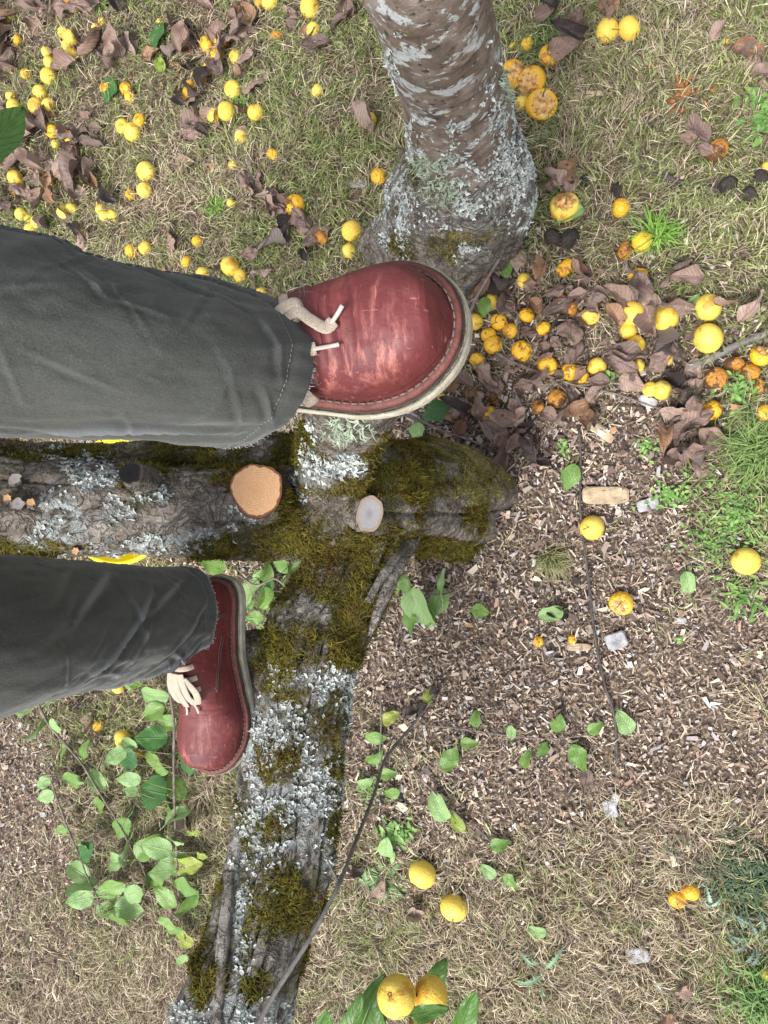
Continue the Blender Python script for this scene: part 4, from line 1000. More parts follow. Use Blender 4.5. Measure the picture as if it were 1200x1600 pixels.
reg('dark heap', '322,68,21,o 345,64,20,o 338,86,19,o 367,88,19,y 325,105,17,o 311,117,21,o 295,132,15,o 292,146,20,o 362,138,24,y 332,178,21,y 352,172,25,y 313,187,12,o 398,174,23,y 375,212,19,y 362,257,13,y 360,317,13,y')
reg('top edge', '405,6,14,o 421,2,23,y 483,10,28,y 490,47,21,y 433,55,18,d 496,142,18,y 577,188,21,y 425,240,16,o 592,276,23,o 459,320,30,o 549,360,28,y 545,392,21,y 503,371,21,d')
reg('above the cuff', '290,408,17,o 271,440,18,o 316,428,21,y 358,415,28,y 374,430,19,y 407,457,16,y 307,376,15,o')
reg('beside the upright stem', '824,69,19,o 857,86,27,o 802,72,12,y 802,115,38,e 830,126,40,e 846,162,43,e 816,162,21,y 949,46,31,y 983,43,32,y')
reg('right side', '1120,236,31,d 1136,290,26,b 1172,305,25,b 1190,278,25,b 963,300,20,b 913,283,16,b 1196,262,14,y 1134,66,10,y')
reg('below the lichen', '882,322,40,e 970,325,25,o 865,372,27,b 890,373,28,b 1003,378,28,o 976,392,25,d 884,418,26,o 997,433,27,o')
reg('boot toe', '763,443,19,y 768,470,21,y 741,502,23,y 779,502,23,o 797,516,21,o 763,523,21,o 770,538,26,o 746,562,22,o 753,581,16,d 734,641,20,d 770,620,19,d 763,646,22,o 691,622,14,y')
reg('brown litter', '818,438,20,y 875,470,21,d 890,482,23,d 823,492,21,o 923,492,25,y 849,513,21,o 815,548,28,o 855,571,27,o 890,580,25,o 909,588,21,o 933,571,26,y 870,621,26,d 841,635,21,d')
reg('big leaves', '987,490,36,y 1040,498,34,y 981,517,24,y 994,537,25,y 998,571,18,y 1041,560,19,y 1016,608,21,y 1034,609,26,y 1107,480,36,y 1107,528,40,y')
reg('lichened stick', '1147,568,27,d 1119,591,30,d 1172,580,27,d 1186,602,23,d 1190,554,31,e 1112,641,28,o 1195,645,24,o')
reg('wood chips', '925,825,33,y 971,944,33,e 1167,877,38,y 841,1003,15,o 894,1000,13,o')
reg('lower left', '190,1155,26,y 182,1075,18,y 218,1178,13,o 153,1135,16,o')
reg('dry grass', '658,1370,38,y 708,1422,37,y 1079,1393,25,o 1058,1406,23,o 1198,1523,18,y')
reg('dry grass left of limb', '22,692,15,o 8,700,13,o')
WHERE = {'corner': 'in the leaves of the top left corner', 'left edge': 'on the upper left edge', 'middle left': 'on the grass left of the dark leaf heap',
 'above the thigh': 'on the grass just above the raised thigh', 'dark heap': 'in the dark leaf heap', 'top edge': 'on the grass left of the upright stem', 'above the cuff': 'just above the raised trouser leg',
 'beside the upright stem': 'on the grass right of the upright stem', 'right side': 'on the grass near the thin black twig', 'below the lichen': 'near the lime green tuft',
 'boot toe': 'close to the toe of the raised boot', 'brown litter': 'left of the big brown leaves', 'big leaves': 'among the big brown leaves at right',
 'lichened stick': 'near the lichen covered stick', 'wood chips': 'on the wood chip ground', 'lower left': 'beside the lower boot toe in the grass', 'dry grass': 'on the dry grass at the bottom', 'dry grass left of limb': 'between thigh and mossy limb'}
LOOK = {'y': 'yellow', 'o': 'orange spotted', 'd': 'brown rotting', 'b': 'black rotten', 'e': 'half eaten'}
ORD = ['leftmost', 'second', 'third', 'fourth', 'fifth', 'sixth', 'seventh', 'eighth', 'ninth', 'tenth', 'eleventh', 'twelfth', 'thirteenth', 'fourteenth']
for rg_, items in PEARS.items():
    bykind = {}
    for it_ in items: bykind.setdefault(it_[3], []).append(it_)
    for kd, lst in bykind.items():
        lst.sort()
        for n_, (px, py, sz, _) in enumerate(lst):
            sm_ = GS(px); rad = sz / sm_ * .56; x, y, z = G(px, py, rad * .9); g = float(gz(x, y))
            big = sz >= 17
            if len(lst) == 1: nm = '%s pear %s' % (LOOK[kd], WHERE[rg_])
            elif n_ == 0: nm = 'leftmost %s pear %s' % (LOOK[kd], WHERE[rg_])
            elif n_ == len(lst) - 1: nm = 'rightmost %s pear %s' % (LOOK[kd], WHERE[rg_])
            else: nm = '%s pear, %s from left %s' % (LOOK[kd], ORD[n_], WHERE[rg_])
            e = emp('fallen_pear', (x, y, g + rad * (.62 if kd != 'b' else .6)), nm, 'pear', 'pears fallen on the ground')
            e.scale = (rad * 2.05,) * 3
            e.rotation_euler = (rp.uniform(-1.5, 1.5) if kd != 'e' else rp.uniform(-.4, .4), rp.uniform(-1.2, 1.2) if kd != 'e' else rp.uniform(-.4, .4), rp.uniform(0, 6.28))
            link('fruit', rp.choice(PM[kd]), e)
            if big and kd != 'b':
                if rp.random() < .6: link('stalk', stalk_me, e)
                link('calyx', calyx_me, e)
# squashed fruit
x, y, z = G(1068, 150); e = emp('squashed_pear', (x, y, float(gz(x, y))), 'reddish brown squashed pear pulp in the upper right grass', 'pear')
mb = MB()
for k in range(26):
    a = R.uniform(0, 2 * PI); r_ = abs(R.normal(0, .028)); c0 = np.array([x + r_ * math.cos(a), y + r_ * math.sin(a), float(gz(x, y)) + .012])
    d = norm(R.normal(0, 1, 3) * [1, 1, .2]); V, Q, T = tube([[*(c0 - d * .010), .003], [*(c0 + R.normal(0, .003, 3)), .006], [*(c0 + d * .012), .003]], 14, 10, lambda pos, s, a, r: .0022 * fbm(pos * 160, 3, 5)); mb.add(V, Q, T)
mb.build('pulp', M['pulp'], e)

# ------------------------------------------------------------------ leaves
def leaf_mesh(name, mat, seed, curl=.25, fold=.3, wave=.06, ratio=.62, twist=.3, cup=0.0, pointy=1.0, serr=.012, stalk=.25):
    """unit-long leaf lying along +x, root at the origin"""
    rr = np.random.default_rng(seed); nu, nv = 26, 13
    u = np.linspace(0, 1, nu); v = np.linspace(-1, 1, nv); U, Vv = np.meshgrid(u, v, indexing='ij')
    wd = ratio * .5 * (np.sin(PI * np.clip(U, 0, 1) ** .80) ** .72) * (1 - .15 * U) * (1 + serr * 2 * np.sin(U * 85) * (np.abs(Vv) > .95))
    wd = wd * (1 + .08 * np.sin(U * 9 + seed) * (np.abs(Vv) > .5))
    wd[0] = .004; wd[-1] = .002
    y0 = Vv * wd; fa = fold * (.6 + .4 * np.sin(U * 3 + seed))
    yy = y0 * np.cos(fa * np.abs(Vv) ** .6); zz = np.abs(y0) * np.sin(fa)
    zz = zz + wave * np.sin(U * rr.uniform(7, 13) + Vv * 2 + seed) * np.abs(Vv) ** 1.5 * .6 + (.075 if 'dead' in name else .03) * fbm(np.stack([U * 5, Vv * 3, U * 0 + seed], -1), 3, seed)
    # curl along the length
    an = curl * 2.2 * U ** 1.3; ax = np.cumsum(np.cos(an[:, 0])) / nu; az = -np.cumsum(np.sin(an[:, 0])) / nu
    X_ = ax[:, None] - zz * -np.sin(an); Z_ = az[:, None] + zz * np.cos(an)
    tw = twist * (U - .3) * np.sign(rr.normal()); Y_ = yy * np.cos(tw) - (Z_ - az[:, None]) * np.sin(tw); Z_ = az[:, None] + yy * np.sin(tw) + (Z_ - az[:, None]) * np.cos(tw)
    Z_ = Z_ + cup * (Vv ** 2) * wd * 1.6
    Vt = np.stack([X_, Y_, Z_], -1).reshape(-1, 3); uv = np.stack([U, Vv], -1).reshape(-1, 2)
    i = np.arange(nu - 1)[:, None] * nv; j = np.arange(nv - 1)[None]; Q = np.stack([i + j, i + nv + j, i + nv + j + 1, i + j + 1], -1).reshape(-1, 4)
    if stalk:
        sV, sQ, sT = tube([[.012, 0, 0, .010], [-stalk * .5, .02, -.03, .009], [-stalk, .0, -.01, .012]], 7, 5, caps=False); m = len(Vt)
        Vt = np.vstack([Vt, sV]); Q = np.vstack([Q, sQ + m]); uv = np.vstack([uv, np.zeros((len(sV), 2))])
    return mdata(name, Vt, Q, M[mat], uv=uv)
DEAD = [leaf_mesh('dead_leaf', m, s, c, f, w_, r_, t, cu) for m, s, c, f, w_, r_, t, cu in (
    ('leaf_dead', 1, .25, .5, .08, .62, .6, .0), ('leaf_dead', 2, -.35, .7, .10, .60, .8, .2), ('leaf_dead', 3, .5, .35, .12, .66, -.5, .5), ('leaf_dead', 4, -.1, .9, .06, .6, .4, .0),
    ('leaf_dead_pale', 5, .3, .6, .1, .6, .6, .3), ('leaf_dead_pale', 6, -.5, .4, .1, .58, .9, .6), ('leaf_dead_dark', 7, .4, .7, .12, .6, .7, .4), ('leaf_dead', 8, .15, .25, .14, .7, 1.2, -.3), ('leaf_dead_warm', 14, .35, .5, .12, .6, .9, .4), ('leaf_dead_warm', 11, -.6, 1.1, .1, .7, .3, .1), ('leaf_dead_pale', 12, .1, .3, .10, .68, .5, -.2))]
GRN = {'g': [leaf_mesh('green_leaf', 'leaf_green', 21 + k, (.1, .28, -.15, .4)[k], (.25, .5, .15, .6)[k], .05, .66, .4) for k in range(4)],
       'p': [leaf_mesh('green_leaf', 'leaf_pale', 31 + k, (.1, .3, -.2)[k], (.2, .45, .1)[k], .05, .70, .4) for k in range(3)],
       'd': [leaf_mesh('green_leaf', 'leaf_deep', 41 + k, (.1, .25)[k], (.15, .3)[k], .03, .74, .2) for k in range(2)],
       't': [leaf_mesh('turning_leaf', 'leaf_turning', 51 + k, (.2, .4)[k], (.4, .3)[k], .07, .66, .4) for k in range(2)]}
DL = {
 'the top left leaf drift': '195,15 150,20 60,45 25,40 170,75 185,65 160,85 45,90 110,110 85,178 20,115 60,190 145,188 155,205 140,215 20,50 35,215 10,75 130,60 120,20 90,30 5,20 210,90 175,100 70,35',
 'the leaves along the upper left edge': '115,235 125,247 110,270 55,280 60,300 10,310 140,265 150,288 85,288 95,312 110,342 80,357 140,380 75,255 35,235 20,255 5,330 45,320 130,310 180,310 90,265 8,180 30,190',
 'the leaf heap above the raised leg': '190,118 240,95 282,85 265,135 300,110 310,150 335,190 320,212 375,182 290,162 285,45 325,15 375,30 395,40 385,60 300,75 280,110 275,385 295,255 330,130 345,110 310,200 400,135 350,60 390,100',
 'the leaves between the twigs left of the upright stem': '465,45 535,45 505,85 450,350 440,385 430,303 395,290 420,430 485,402 440,330 455,365 545,25 570,215 490,60 385,220',
 'the litter under the toe of the raised boot': '780,440 800,480 720,640 740,660 775,672 720,690 760,700 800,690 745,630 790,650 770,600 800,570 725,600 760,590 790,560 780,720 820,660 760,470 700,660 735,610',
 'the brown litter right of the raised boot': '830,450 850,430 870,460 905,470 910,440 840,480 930,480 830,520 870,540 890,620 830,600 810,640 860,650 830,700 850,720 900,560 850,600 880,510 915,430 900,640 810,410 930,620 870,590 925,660 840,560',
 'the big leaves at right': '990,460 1000,445 970,470 1010,490 960,500 955,540 965,570 980,560 1030,530 1020,510 1060,480 1070,520 1060,555 1050,600 1075,440 1050,420 1085,590 1070,600 1130,490 1165,495 985,600 1040,470 1000,520 1030,570',
 'the crumpled leaves left of the green grass clump': '1040,670 1070,680 1090,700 1060,650 1110,690 1030,690 1080,660 1060,710 1095,720 1045,705 1070,645',
 'the grass right of the upright stem': '860,20 950,20 895,50 880,90 885,45 900,30 1185,130 1170,110 1165,95 1055,210 1085,225 890,275 870,290'}
BIG = {'the top left leaf drift': 42, 'the big leaves at right': 54, 'the crumpled leaves left of the green grass clump': 46, 'the litter under the toe of the raised boot': 42, 'the brown litter right of the raised boot': 40, 'the grass right of the upright stem': 44}
LSCL = {}
for rg_, s in DL.items():
    for t in s.split():
        px, py = map(float, t.split(','))
        for rep in range(2 if (BIG.get(rg_, 0) < 50 and rp.random() < .6) else 1):
            qx, qy = (px, py) if rep == 0 else (px + rp.gauss(0, 14), py + rp.gauss(0, 14))
            x, y, z = G(qx, qy); ln = BIG.get(rg_, 42) / GS(qx) * rp.uniform(.7, 1.35)
            k = rp.choice(DEAD); o = link('dead_leaf', k, None, (x - ln * .4, y, float(gz(x, y)) + rp.uniform(.012, .026)))
            o.rotation_euler = (rp.gauss(0, .55), rp.gauss(0, .4), rp.uniform(0, 6.28)); o.scale = (ln, ln * rp.uniform(.8, 1.15), ln * rp.uniform(.9, 1.6))
            c = Vector((ln * .45, 0, 0)); c.rotate(o.rotation_euler); o.location = Vector((x, y, float(gz(x, y)) + rp.uniform(.018, .034))) - Vector((c.x, c.y, 0))
            tag(o, 'curled brown dead leaf lying in %s' % rg_, 'leaf', 'dead leaves in %s' % rg_)
SINGLE = [(595, 1387, 'small brown leaf beside the black scrap by the split limb', 4), (655, 1427, 'crumpled pinkish brown leaf below the green rosette', 5), (595, 1470, 'curled brown leaf on dry grass right of the mossy limb', 4), (1035, 1580, 'brown lobed leaf at the bottom edge near the corner', 9),
          (150, 1125, 'rolled brown leaf in the grass left of the lower boot', 5), (262, 1420, 'brown leaf under the lowest leafy shoot', 4), (1055, 890, 'brown leaf lying above the round green leaf', 7), (915, 1213, 'long brown curled leaf on chips below the twig', 3), (558, 1355, 'black shrivelled leaf against the split limb', 6), (1120, 60, 'small brown leaf near the short twig at top right', 4), (290, 1283, 'small brown leaf near the second shoot', 4), (870, 955, 'dark leaf on the chips right of the trunk', 6), (1065, 1535, 'pale brown leaf on the bottom right grass', 5)]
for px, py, lb_, k in SINGLE:
    x, y, z = G(px, py); ln = 40 / GS(px); o = link('dead_leaf', DEAD[k], None); o.rotation_euler = (rp.gauss(0, .4), rp.gauss(0, .3), rp.uniform(0, 6.28)); o.scale = (ln,) * 3
    c = Vector((ln * .45, 0, 0)); c.rotate(o.rotation_euler); o.location = Vector((x, y, float(gz(x, y)) + .018)) - Vector((c.x, c.y, 0)); tag(o, lb_, 'leaf')
# single green leaves
GL = [(835, 333, 42, 20, 'g', 'green leaf at the foot of the upright stem'), (892, 342, 46, 200, 'p', 'pale green round leaf lying on the half eaten pear'), (892, 746, 46, 250, 'g', 'pointed green leaf standing above the wood block'), (862, 957, 42, 200, 'p', 'pale green leaf with small holes on wood chips'),
      (1073, 910, 40, 280, 'p', 'round pale green leaf with one hole on wood chips'), (975, 1125, 42, 120, 'p', 'pale green leaf with brown stripe on wood chips'), (930, 1133, 30, 40, 'g', 'small green leaf beside the striped pale leaf'), (873, 1125, 36, 80, 'g', 'green leaf above the long horizontal twig'),
      (745, 1120, 30, 90, 'g', 'green leaf over the left part of the horizontal twig'), (705, 1182, 44, 60, 'g', 'green leaf hanging below the horizontal twig'), (735, 1157, 30, 10, 'g', 'small green leaf on the horizontal twig'), (905, 1178, 46, 300, 'g', 'green folded leaf under the horizontal twig'),
      (823, 1182, 34, 80, 'g', 'oval green leaf below the horizontal twig'), (850, 1168, 28, 60, 'g', 'small bitten green leaf under the horizontal twig'), (690, 1255, 52, 120, 'p', 'pale green leaf on the slanting twig'), (717, 1280, 34, 140, 't', 'yellow tipped leaf on the slanting twig'),
      (753, 953, 34, 350, 'g', 'small green leaf right of the large fallen leaf'), (608, 1317, 40, 80, 'p', 'pale leaf above the green rosette'), (760, 484, 34, 260, 'g', 'green leaf by the twig at the raised boot toe'), (686, 645, 48, 200, 'd', 'dark green leaf just under the raised boot'),
      (656, 678, 36, 275, 'p', 'long yellowish green leaf under the raised boot'), (790, 420, 44, 290, 'g', 'green leaf beside the twig at the stem foot'), (840, 1447, 32, 190, 'p', 'green leaf above the small thistle'), (613, 1118, 34, 30, 't', 'yellow green leaf with a black patch'),
      (590, 1150, 36, 350, 'g', 'green leaf beside the thin upright twig'), (590, 1180, 36, 30, 'g', 'green leaf under the thin upright twig'), (610, 1205, 30, 10, 'g', 'small green leaf on the dark twig bend'), (575, 1218, 28, 30, 'p', 'small pale leaf left of the dark twig bend'),
      (615, 1235, 30, 200, 'g', 'light green leaf right of the dark twig bend'), (255, 66, 46, 260, 'd', 'dark glossy green leaf in the leaf heap'), (178, 146, 40, 250, 'd', 'dark green leaf over orange pears at upper left'), (258, 108, 32, 120, 't', 'yellow leaf below the dark glossy leaf'),
      (765, 1355, 30, 150, 'p', 'small green leaf on the short twig at bottom'), (783, 1312, 34, 20, 'g', 'green leaf at the upper end of the short twig'), (800, 1368, 30, 330, 'g', 'green leaf at the lower end of the short twig'), (618, 915, 32, 90, 'g', 'green leaf poking out beside the split trunk'),
      (800, 1140, 24, 90, 'p', 'tiny pale leaf on the horizontal twig'), (1082, 478, 30, 60, 'p', 'bluish green leaves between the two big yellow pears'), (672, 1085, 30, 70, 't', 'yellow green leaf on the black scorched twig'), (200, 905 + 1000, 30, 70, 'g', 'x')][:-1]
for px, py, sz, an, kd, lb_ in GL:
    x, y, z = G(px, py); ln = sz / GS(px) * 1.02; o = link('green_leaf', rp.choice(GRN[kd]), None); o.rotation_euler = (rp.gauss(0, .25), rp.gauss(-.1, .15), math.radians(an)); o.scale = (ln,) * 3
    c = Vector((ln * .5, 0, 0)); c.rotate(o.rotation_euler); o.location = Vector((x, y, float(gz(x, y)) + .024)) - Vector((c.x, c.y, 0)); tag(o, lb_, 'leaf')

def stem(parent, pts, r0, r1, mat='twig', z0=.012, name='stem', zz=None, seg=9, rough=.0008):
    rows = []
    for k, p in enumerate(pts):
        t = k / (len(pts) - 1); zt = (p[2] if len(p) > 2 else z0); x, y, z = G(p[0], p[1], zt); rows.append([x, y, zt + float(gz(x, y)), lerp(r0, r1, t)])
    V, Q, T = tube(rows, max(30, len(pts) * 16), seg, lambda pos, s, a, r: rough * fbm(pos * 120, 3, 3) + .0006 * (np.sin(s * 180) > .96))
    return obj(name, V, [Q, T], M[mat], parent), rows
def shoot(label, pts, leaves, r0=.0035, r1=.0018, group=None, mat='twig', cat='twig'):
    x, y, z = G(pts[0][0], pts[0][1]); root = emp('leafy_shoot', (x, y, float(gz(x, y))), label, cat, group)
    pts = [(p[0], p[1], (p[2] if len(p) > 2 else .012) + .028) for p in pts]
    stem(root, pts, r0, r1, mat)
    P3 = spl([G(*p) for p in pts], 60)
    for (px, py, sz, kd) in leaves:
        zl = rp.uniform(.035, .075); c = G(px, py, zl); q = P3[np.argmin(np.linalg.norm(P3 - c, axis=1))]
        ln = sz / GS(px) * 1.15; d = c[:2] - q[:2]
        if np.linalg.norm(d) < .004: d = np.array([rp.gauss(0, 1), rp.gauss(0, 1)])
        an = math.atan2(d[1], d[0]) + rp.gauss(0, .35); o = link('leaf', rp.choice(GRN[kd]), root)
        o.rotation_euler = (rp.gauss(0, .55), rp.gauss(-.1, .3), an); o.scale = (ln,) * 3
        cc = Vector((ln * .5, 0, 0)); cc.rotate(o.rotation_euler); pos = Vector(c) - Vector((cc.x, cc.y, 0)); o.location = pos - root.location
        # leaf stalk back to the stem
        V, Q, T = tube([[*q, .0009], [*(lerp(q, np.array(pos), .5) + [0, 0, .004]), .0008], [*pos, .0007]], 8, 5); obj('leaf_stalk', V, [Q, T], M['twig_green'], root)
shoot('long leafy shoot with pale leaves lying left of the lower boot', [(57, 1095, .05), (75, 1130, .05), (105, 1165, .04), (130, 1195, .04), (152, 1232, .035), (185, 1285, .03), (205, 1325, .025), (222, 1355, .02), (240, 1420, .015)],
      [(40, 1110, 24, 'p'), (75, 1100, 26, 'p'), (93, 1130, 32, 'p'), (58, 1143, 42, 'g'), (95, 1183, 40, 'g'), (133, 1172, 30, 'g'), (108, 1222, 42, 'g'), (122, 1222, 20, 'p'), (153, 1218, 36, 'p'), (147, 1264, 40, 'g'), (187, 1295, 44, 'g'), (195, 1333, 42, 'p'), (173, 1348, 42, 'p'), (227, 1325, 46, 'g'), (238, 1372, 36, 'g'), (205, 1350, 26, 't'), (178, 1385, 44, 'g'), (165, 1395, 34, 'g')], group='leafy shoots lying in the grass')
shoot('leafy shoot with dark leaves hanging beside the lower boot toe', [(262, 1070, .05), (270, 1130, .06), (270, 1200, .06), (272, 1270, .05), (275, 1330, .04), (278, 1400, .03), (290, 1480, .02)],
      [(245, 1085, 44, 'p'), (210, 1065, 28, 'g'), (240, 1112, 40, 'g'), (263, 1125, 30, 'g'), (243, 1150, 46, 'd'), (262, 1135, 26, 'g'), (195, 1185, 44, 'd'), (185, 1180, 34, 'p'), (240, 1195, 50, 'g'), (203, 1162, 28, 'p'), (205, 1215, 34, 'p'), (233, 1238, 58, 'd'), (205, 1238, 22, 'p'), (272, 1233, 42, 'g'), (255, 1265, 34, 'g'), (273, 1275, 42, 'p'), (250, 1320, 44, 'p'), (278, 1312, 30, 'p'), (293, 1180, 30, 'g'), (298, 1195, 34, 'd'), (275, 1345, 50, 'p'), (293, 1350, 46, 't'), (258, 1355, 36, 'p'), (293, 1385, 44, 'g'), (262, 1400, 40, 'g'), (240, 1375, 36, 'g'), (290, 1420, 46, 'g'), (262, 1442, 30, 'g'), (285, 1465, 40, 't'), (300, 1302, 22, 't'), (316, 1336, 18, 't'), (270, 1455, 30, 'g'), (283, 1500, 24, 'p')], group='leafy shoots lying in the grass')
shoot('thin leafy shoot at the far left of the lying shoots', [(82, 1222, .04), (95, 1260, .04), (110, 1300, .035), (125, 1335, .03), (135, 1365, .03), (150, 1395, .02), (158, 1430, .015)],
      [(70, 1222, 24, 'p'), (72, 1245, 28, 'p'), (95, 1297, 22, 'g'), (143, 1315, 34, 'p'), (137, 1328, 38, 'd'), (122, 1360, 42, 'p'), (135, 1385, 46, 'p'), (97, 1263, 14, 'g'), (165, 1420, 40, 'p'), (130, 1402, 38, 'p'), (200, 1420, 46, 'p'), (185, 1440, 34, 'g'), (212, 1395, 40, 'p'), (175, 1430, 36, 'p')], .0028, .0014, 'leafy shoots lying in the grass')
shoot('bright leafy shoot seen in the fork behind the mossy trunk', [(375, 900, .10), (400, 915, .10), (430, 905, .10), (455, 935, .08), (440, 975, .06)],
      [(337, 880, 40, 'g'), (405, 905, 30, 'p'), (418, 895, 30, 'g'), (395, 925, 46, 'p'), (415, 915, 36, 'd'), (440, 880, 36, 'g'), (455, 890, 34, 'g'), (430, 955, 40, 'p'), (410, 940, 44, 'g'), (445, 945, 34, 'g'), (460, 915, 34, 'd'), (398, 965, 30, 'g'), (480, 872, 26, 'g'), (440, 970, 26, 'p'), (385, 945, 30, 'p'), (470, 885, 30, 'p'), (405, 985, 22, 'g'), (490, 862, 22, 'p'), (450, 865, 30, 'g')], .003, .0016)
shoot('broken shoot with one very large leaf on the chips', [(740, 910, .02), (700, 928, .03), (660, 930, .03), (630, 940, .03)], [(655, 952, 66, 'p'), (690, 915, 46, 'p'), (688, 940, 42, 'p'), (632, 912, 28, 'g'), (640, 972, 34, 'g'), (668, 962, 40, 'g')], .0026, .0016)

def twig(label, pts, r0, r1, mat='twig', forks=(), name='fallen_twig', group=None):
    x, y, z = G(pts[0][0], pts[0][1]); root = emp(name, (x, y, float(gz(x, y))), label, 'twig', group)
    stem(root, pts, r0, r1, mat)
    for f_ in forks: stem(root, f_, r1 * 1.1, r1 * .5, mat, name='side_twig')
twig('thin black twig on the upper right grass', [(968, 248), (1000, 265), (1050, 283), (1110, 297), (1180, 310)], .0028, .0052, 'twig_dark', [[(1050, 283), (1030, 262), (1010, 250)]])
twig('short black twig at top right', [(1048, 44), (1065, 32), (1090, 18)], .0045, .003, 'twig_dark')
twig('dark twig standing up from the cuff to the leaf heap', [(398, 455), (395, 400), (393, 330), (392, 270), (388, 245)], .0038, .0045, 'twig')
twig('thin twig lying above the raised thigh', [(133, 368), (150, 350), (165, 338)], .0022, .0015, 'twig_dark')
twig('twig lying on grass above the raised knee', [(190, 385), (210, 372), (234, 362)], .0028, .002)
twig('lichen covered stick at the right edge', [(1075, 575), (1110, 560), (1150, 540), (1195, 522)], .0085, .0075, 'twig_grey')
twig('forked grey twig across the brown litter', [(765, 545, .02), (800, 565, .025), (850, 585, .02), (900, 602, .02), (960, 615, .015), (1040, 642, .012)], .0032, .0018, 'twig', [[(860, 590, .02), (900, 625, .02), (935, 660, .015), (950, 670, .012)], [(900, 602), (880, 640), (850, 680), (832, 712)], [(900, 602, .02), (960, 598, .02), (1000, 590, .015)]])
twig('leafy twig hanging over the foot of the upright stem', [(800, 355, .10), (785, 395, .09), (765, 430, .07), (745, 465, .05), (730, 500, .03)], .0042, .003, 'twig', [[(785, 395, .09), (768, 398, .09)], [(745, 465, .05), (725, 478, .04)]])
twig('long dark stem running down over the wood chips', [(905, 668, .02), (907, 720, .02), (906, 790, .02), (912, 850, .025), (922, 930, .02), (930, 1000, .02), (945, 1070, .02), (960, 1120, .015), (964, 1190, .012)], .0022, .0032, 'twig_dark')
twig('long horizontal twig with green leaves', [(655, 1133, .015), (720, 1140, .02), (790, 1150, .02), (860, 1155, .02), (925, 1148, .015)], .0020, .0014, 'twig', [[(860, 1155), (885, 1172)]])
twig('slanting pale twig below the mossy limb fork', [(620, 1165, .02), (650, 1210, .03), (690, 1250, .03), (730, 1290, .02), (760, 1320, .015)], .0022, .0016, 'twig')
twig('pale bent twig below the raised boot', [(590, 642, .12), (640, 650, .10), (690, 672, .05), (740, 690, .02), (770, 705, .012)], .0032, .002, 'twig_grey')
twig('thin upright twig beside the lower limb', [(593, 1085, .02), (595, 1130, .03), (592, 1180, .03)], .0018, .0012, 'twig_grey')
twig('short leafy twig at the bottom middle', [(740, 1290, .015), (770, 1320, .02), (800, 1370, .015)], .0018, .0012, 'twig')
twig('fallen stick at the right edge near the bottom', [(1050, 1457, .012), (1100, 1455, .014), (1150, 1452, .014), (1180, 1455, .012)], .0048, .006, 'twig')
twig('grey green stick above the bottom right stick', [(1124, 1422, .014), (1160, 1432, .014), (1210, 1435, .012)], .0045, .0055, 'twig_grey')
twig('broken brown twig in the leaf litter', [(800, 480, .015), (812, 500, .015), (790, 530, .015)], .002, .0015, 'twig')
twig('short twig at the edge of the leaf drift', [(220, 13), (245, 25), (262, 26)], .003, .002, 'twig_dark')
# the long bare twig springing over the lower limb
root = emp('bare_twig', P(385, 1640, .98), 'long bare grey twig crossing the lower mossy limb', 'twig')
V, Q, T = tube([[*P(385, 1640, .98), .0034], [*P(425, 1560, 1.0), .0032], [*P(485, 1465, 1.03), .0030], [*P(530, 1380, 1.07), .0028], [*P(550, 1330, 1.15), .0030], [*P(585, 1240, 1.35), .0030], [*P(600, 1190, 1.55), .0030], [*P(622, 1160, 1.70), .0034], [*G(655, 1120, .03), .003], [*G(690, 1072, .02), .0025]], 200, 12, lambda pos, s, a, r: .0005 * fbm(pos * 90, 3, 3) + .0005 * (np.sin(s * 90) > .97))
obj('stem', V, [Q, T], M['twig_grey'], root)
for q0, q1 in ((P(530, 1380, 1.07), P(505, 1330, 1.10)), (P(600, 1190, 1.55), G(615, 1150, .05))):
    V, Q, T = tube([[*q0, .002], [*q1, .001]], 12, 7); obj('side_twig', V, [Q, T], M['twig_grey'], root)
for (px, py, an) in ((668, 1098, 240), (690, 1075, 225), (655, 1110, 200)):
    o = link('withered_leaf', DEAD[6], root); ln = .05; o.scale = (ln,) * 3; o.rotation_euler = (.5, .1, math.radians(an)); o.location = Vector(G(px, py, .025)) - root.location

# ------------------------------------------------------------------ bigger chips and stones
def lumpy(name, px, py, lx, ly, lz, an, mat, label, cat, seed, ndiv=10):
    n = ndiv; mb = MB(); th = np.linspace(0, 2 * PI, 20, endpoint=False); rows = []
    for k, (sc_, z) in enumerate(((.0, 0), (.82, 0), (1, .25), (1, .7), (.88, 1.0), (.5, 1.06), (0, 1.08))):
        c = np.sign(np.cos(th)) * np.abs(np.cos(th)) ** .5; s_ = np.sign(np.sin(th)) * np.abs(np.sin(th)) ** .5; rows.append(np.c_[c * sc_ * .5, s_ * sc_ * .5, np.full(20, z)])
    V = np.vstack(rows); V = V * [lx, ly, lz]; V = V + .10 * min(lx, ly) * np.stack([fbm(V * 55 + seed, 2, seed), fbm(V * 55 + seed, 2, seed + 1), .6 * fbm(V * 70 + seed, 3, seed + 2)], -1)
    ca, sa = math.cos(an), math.sin(an); x, y, z = G(px, py); V = np.c_[V[:, 0] * ca - V[:, 1] * sa + x, V[:, 0] * sa + V[:, 1] * ca + y, V[:, 2] + float(gz(x, y)) + .004]
    i = np.arange(6)[:, None] * 20; j = np.arange(20)[None]; k = (j + 1) % 20; Q = np.stack([i + j, i + k, i + 20 + k, i + 20 + j], -1).reshape(-1, 4)
    c = np.array([x, y, float(gz(x, y))]); o = link(name, mdata(name, V - c, Q, M[mat], smooth=False), None, c); tag(o, label, cat); return o
k_ = 1 / 700
lumpy('wood_block', 946, 774, 70 * k_, 27 * k_, .012, 0, 'chip_wood', 'flat weathered wood offcut below the pointed green leaf', 'wood chip', 1)
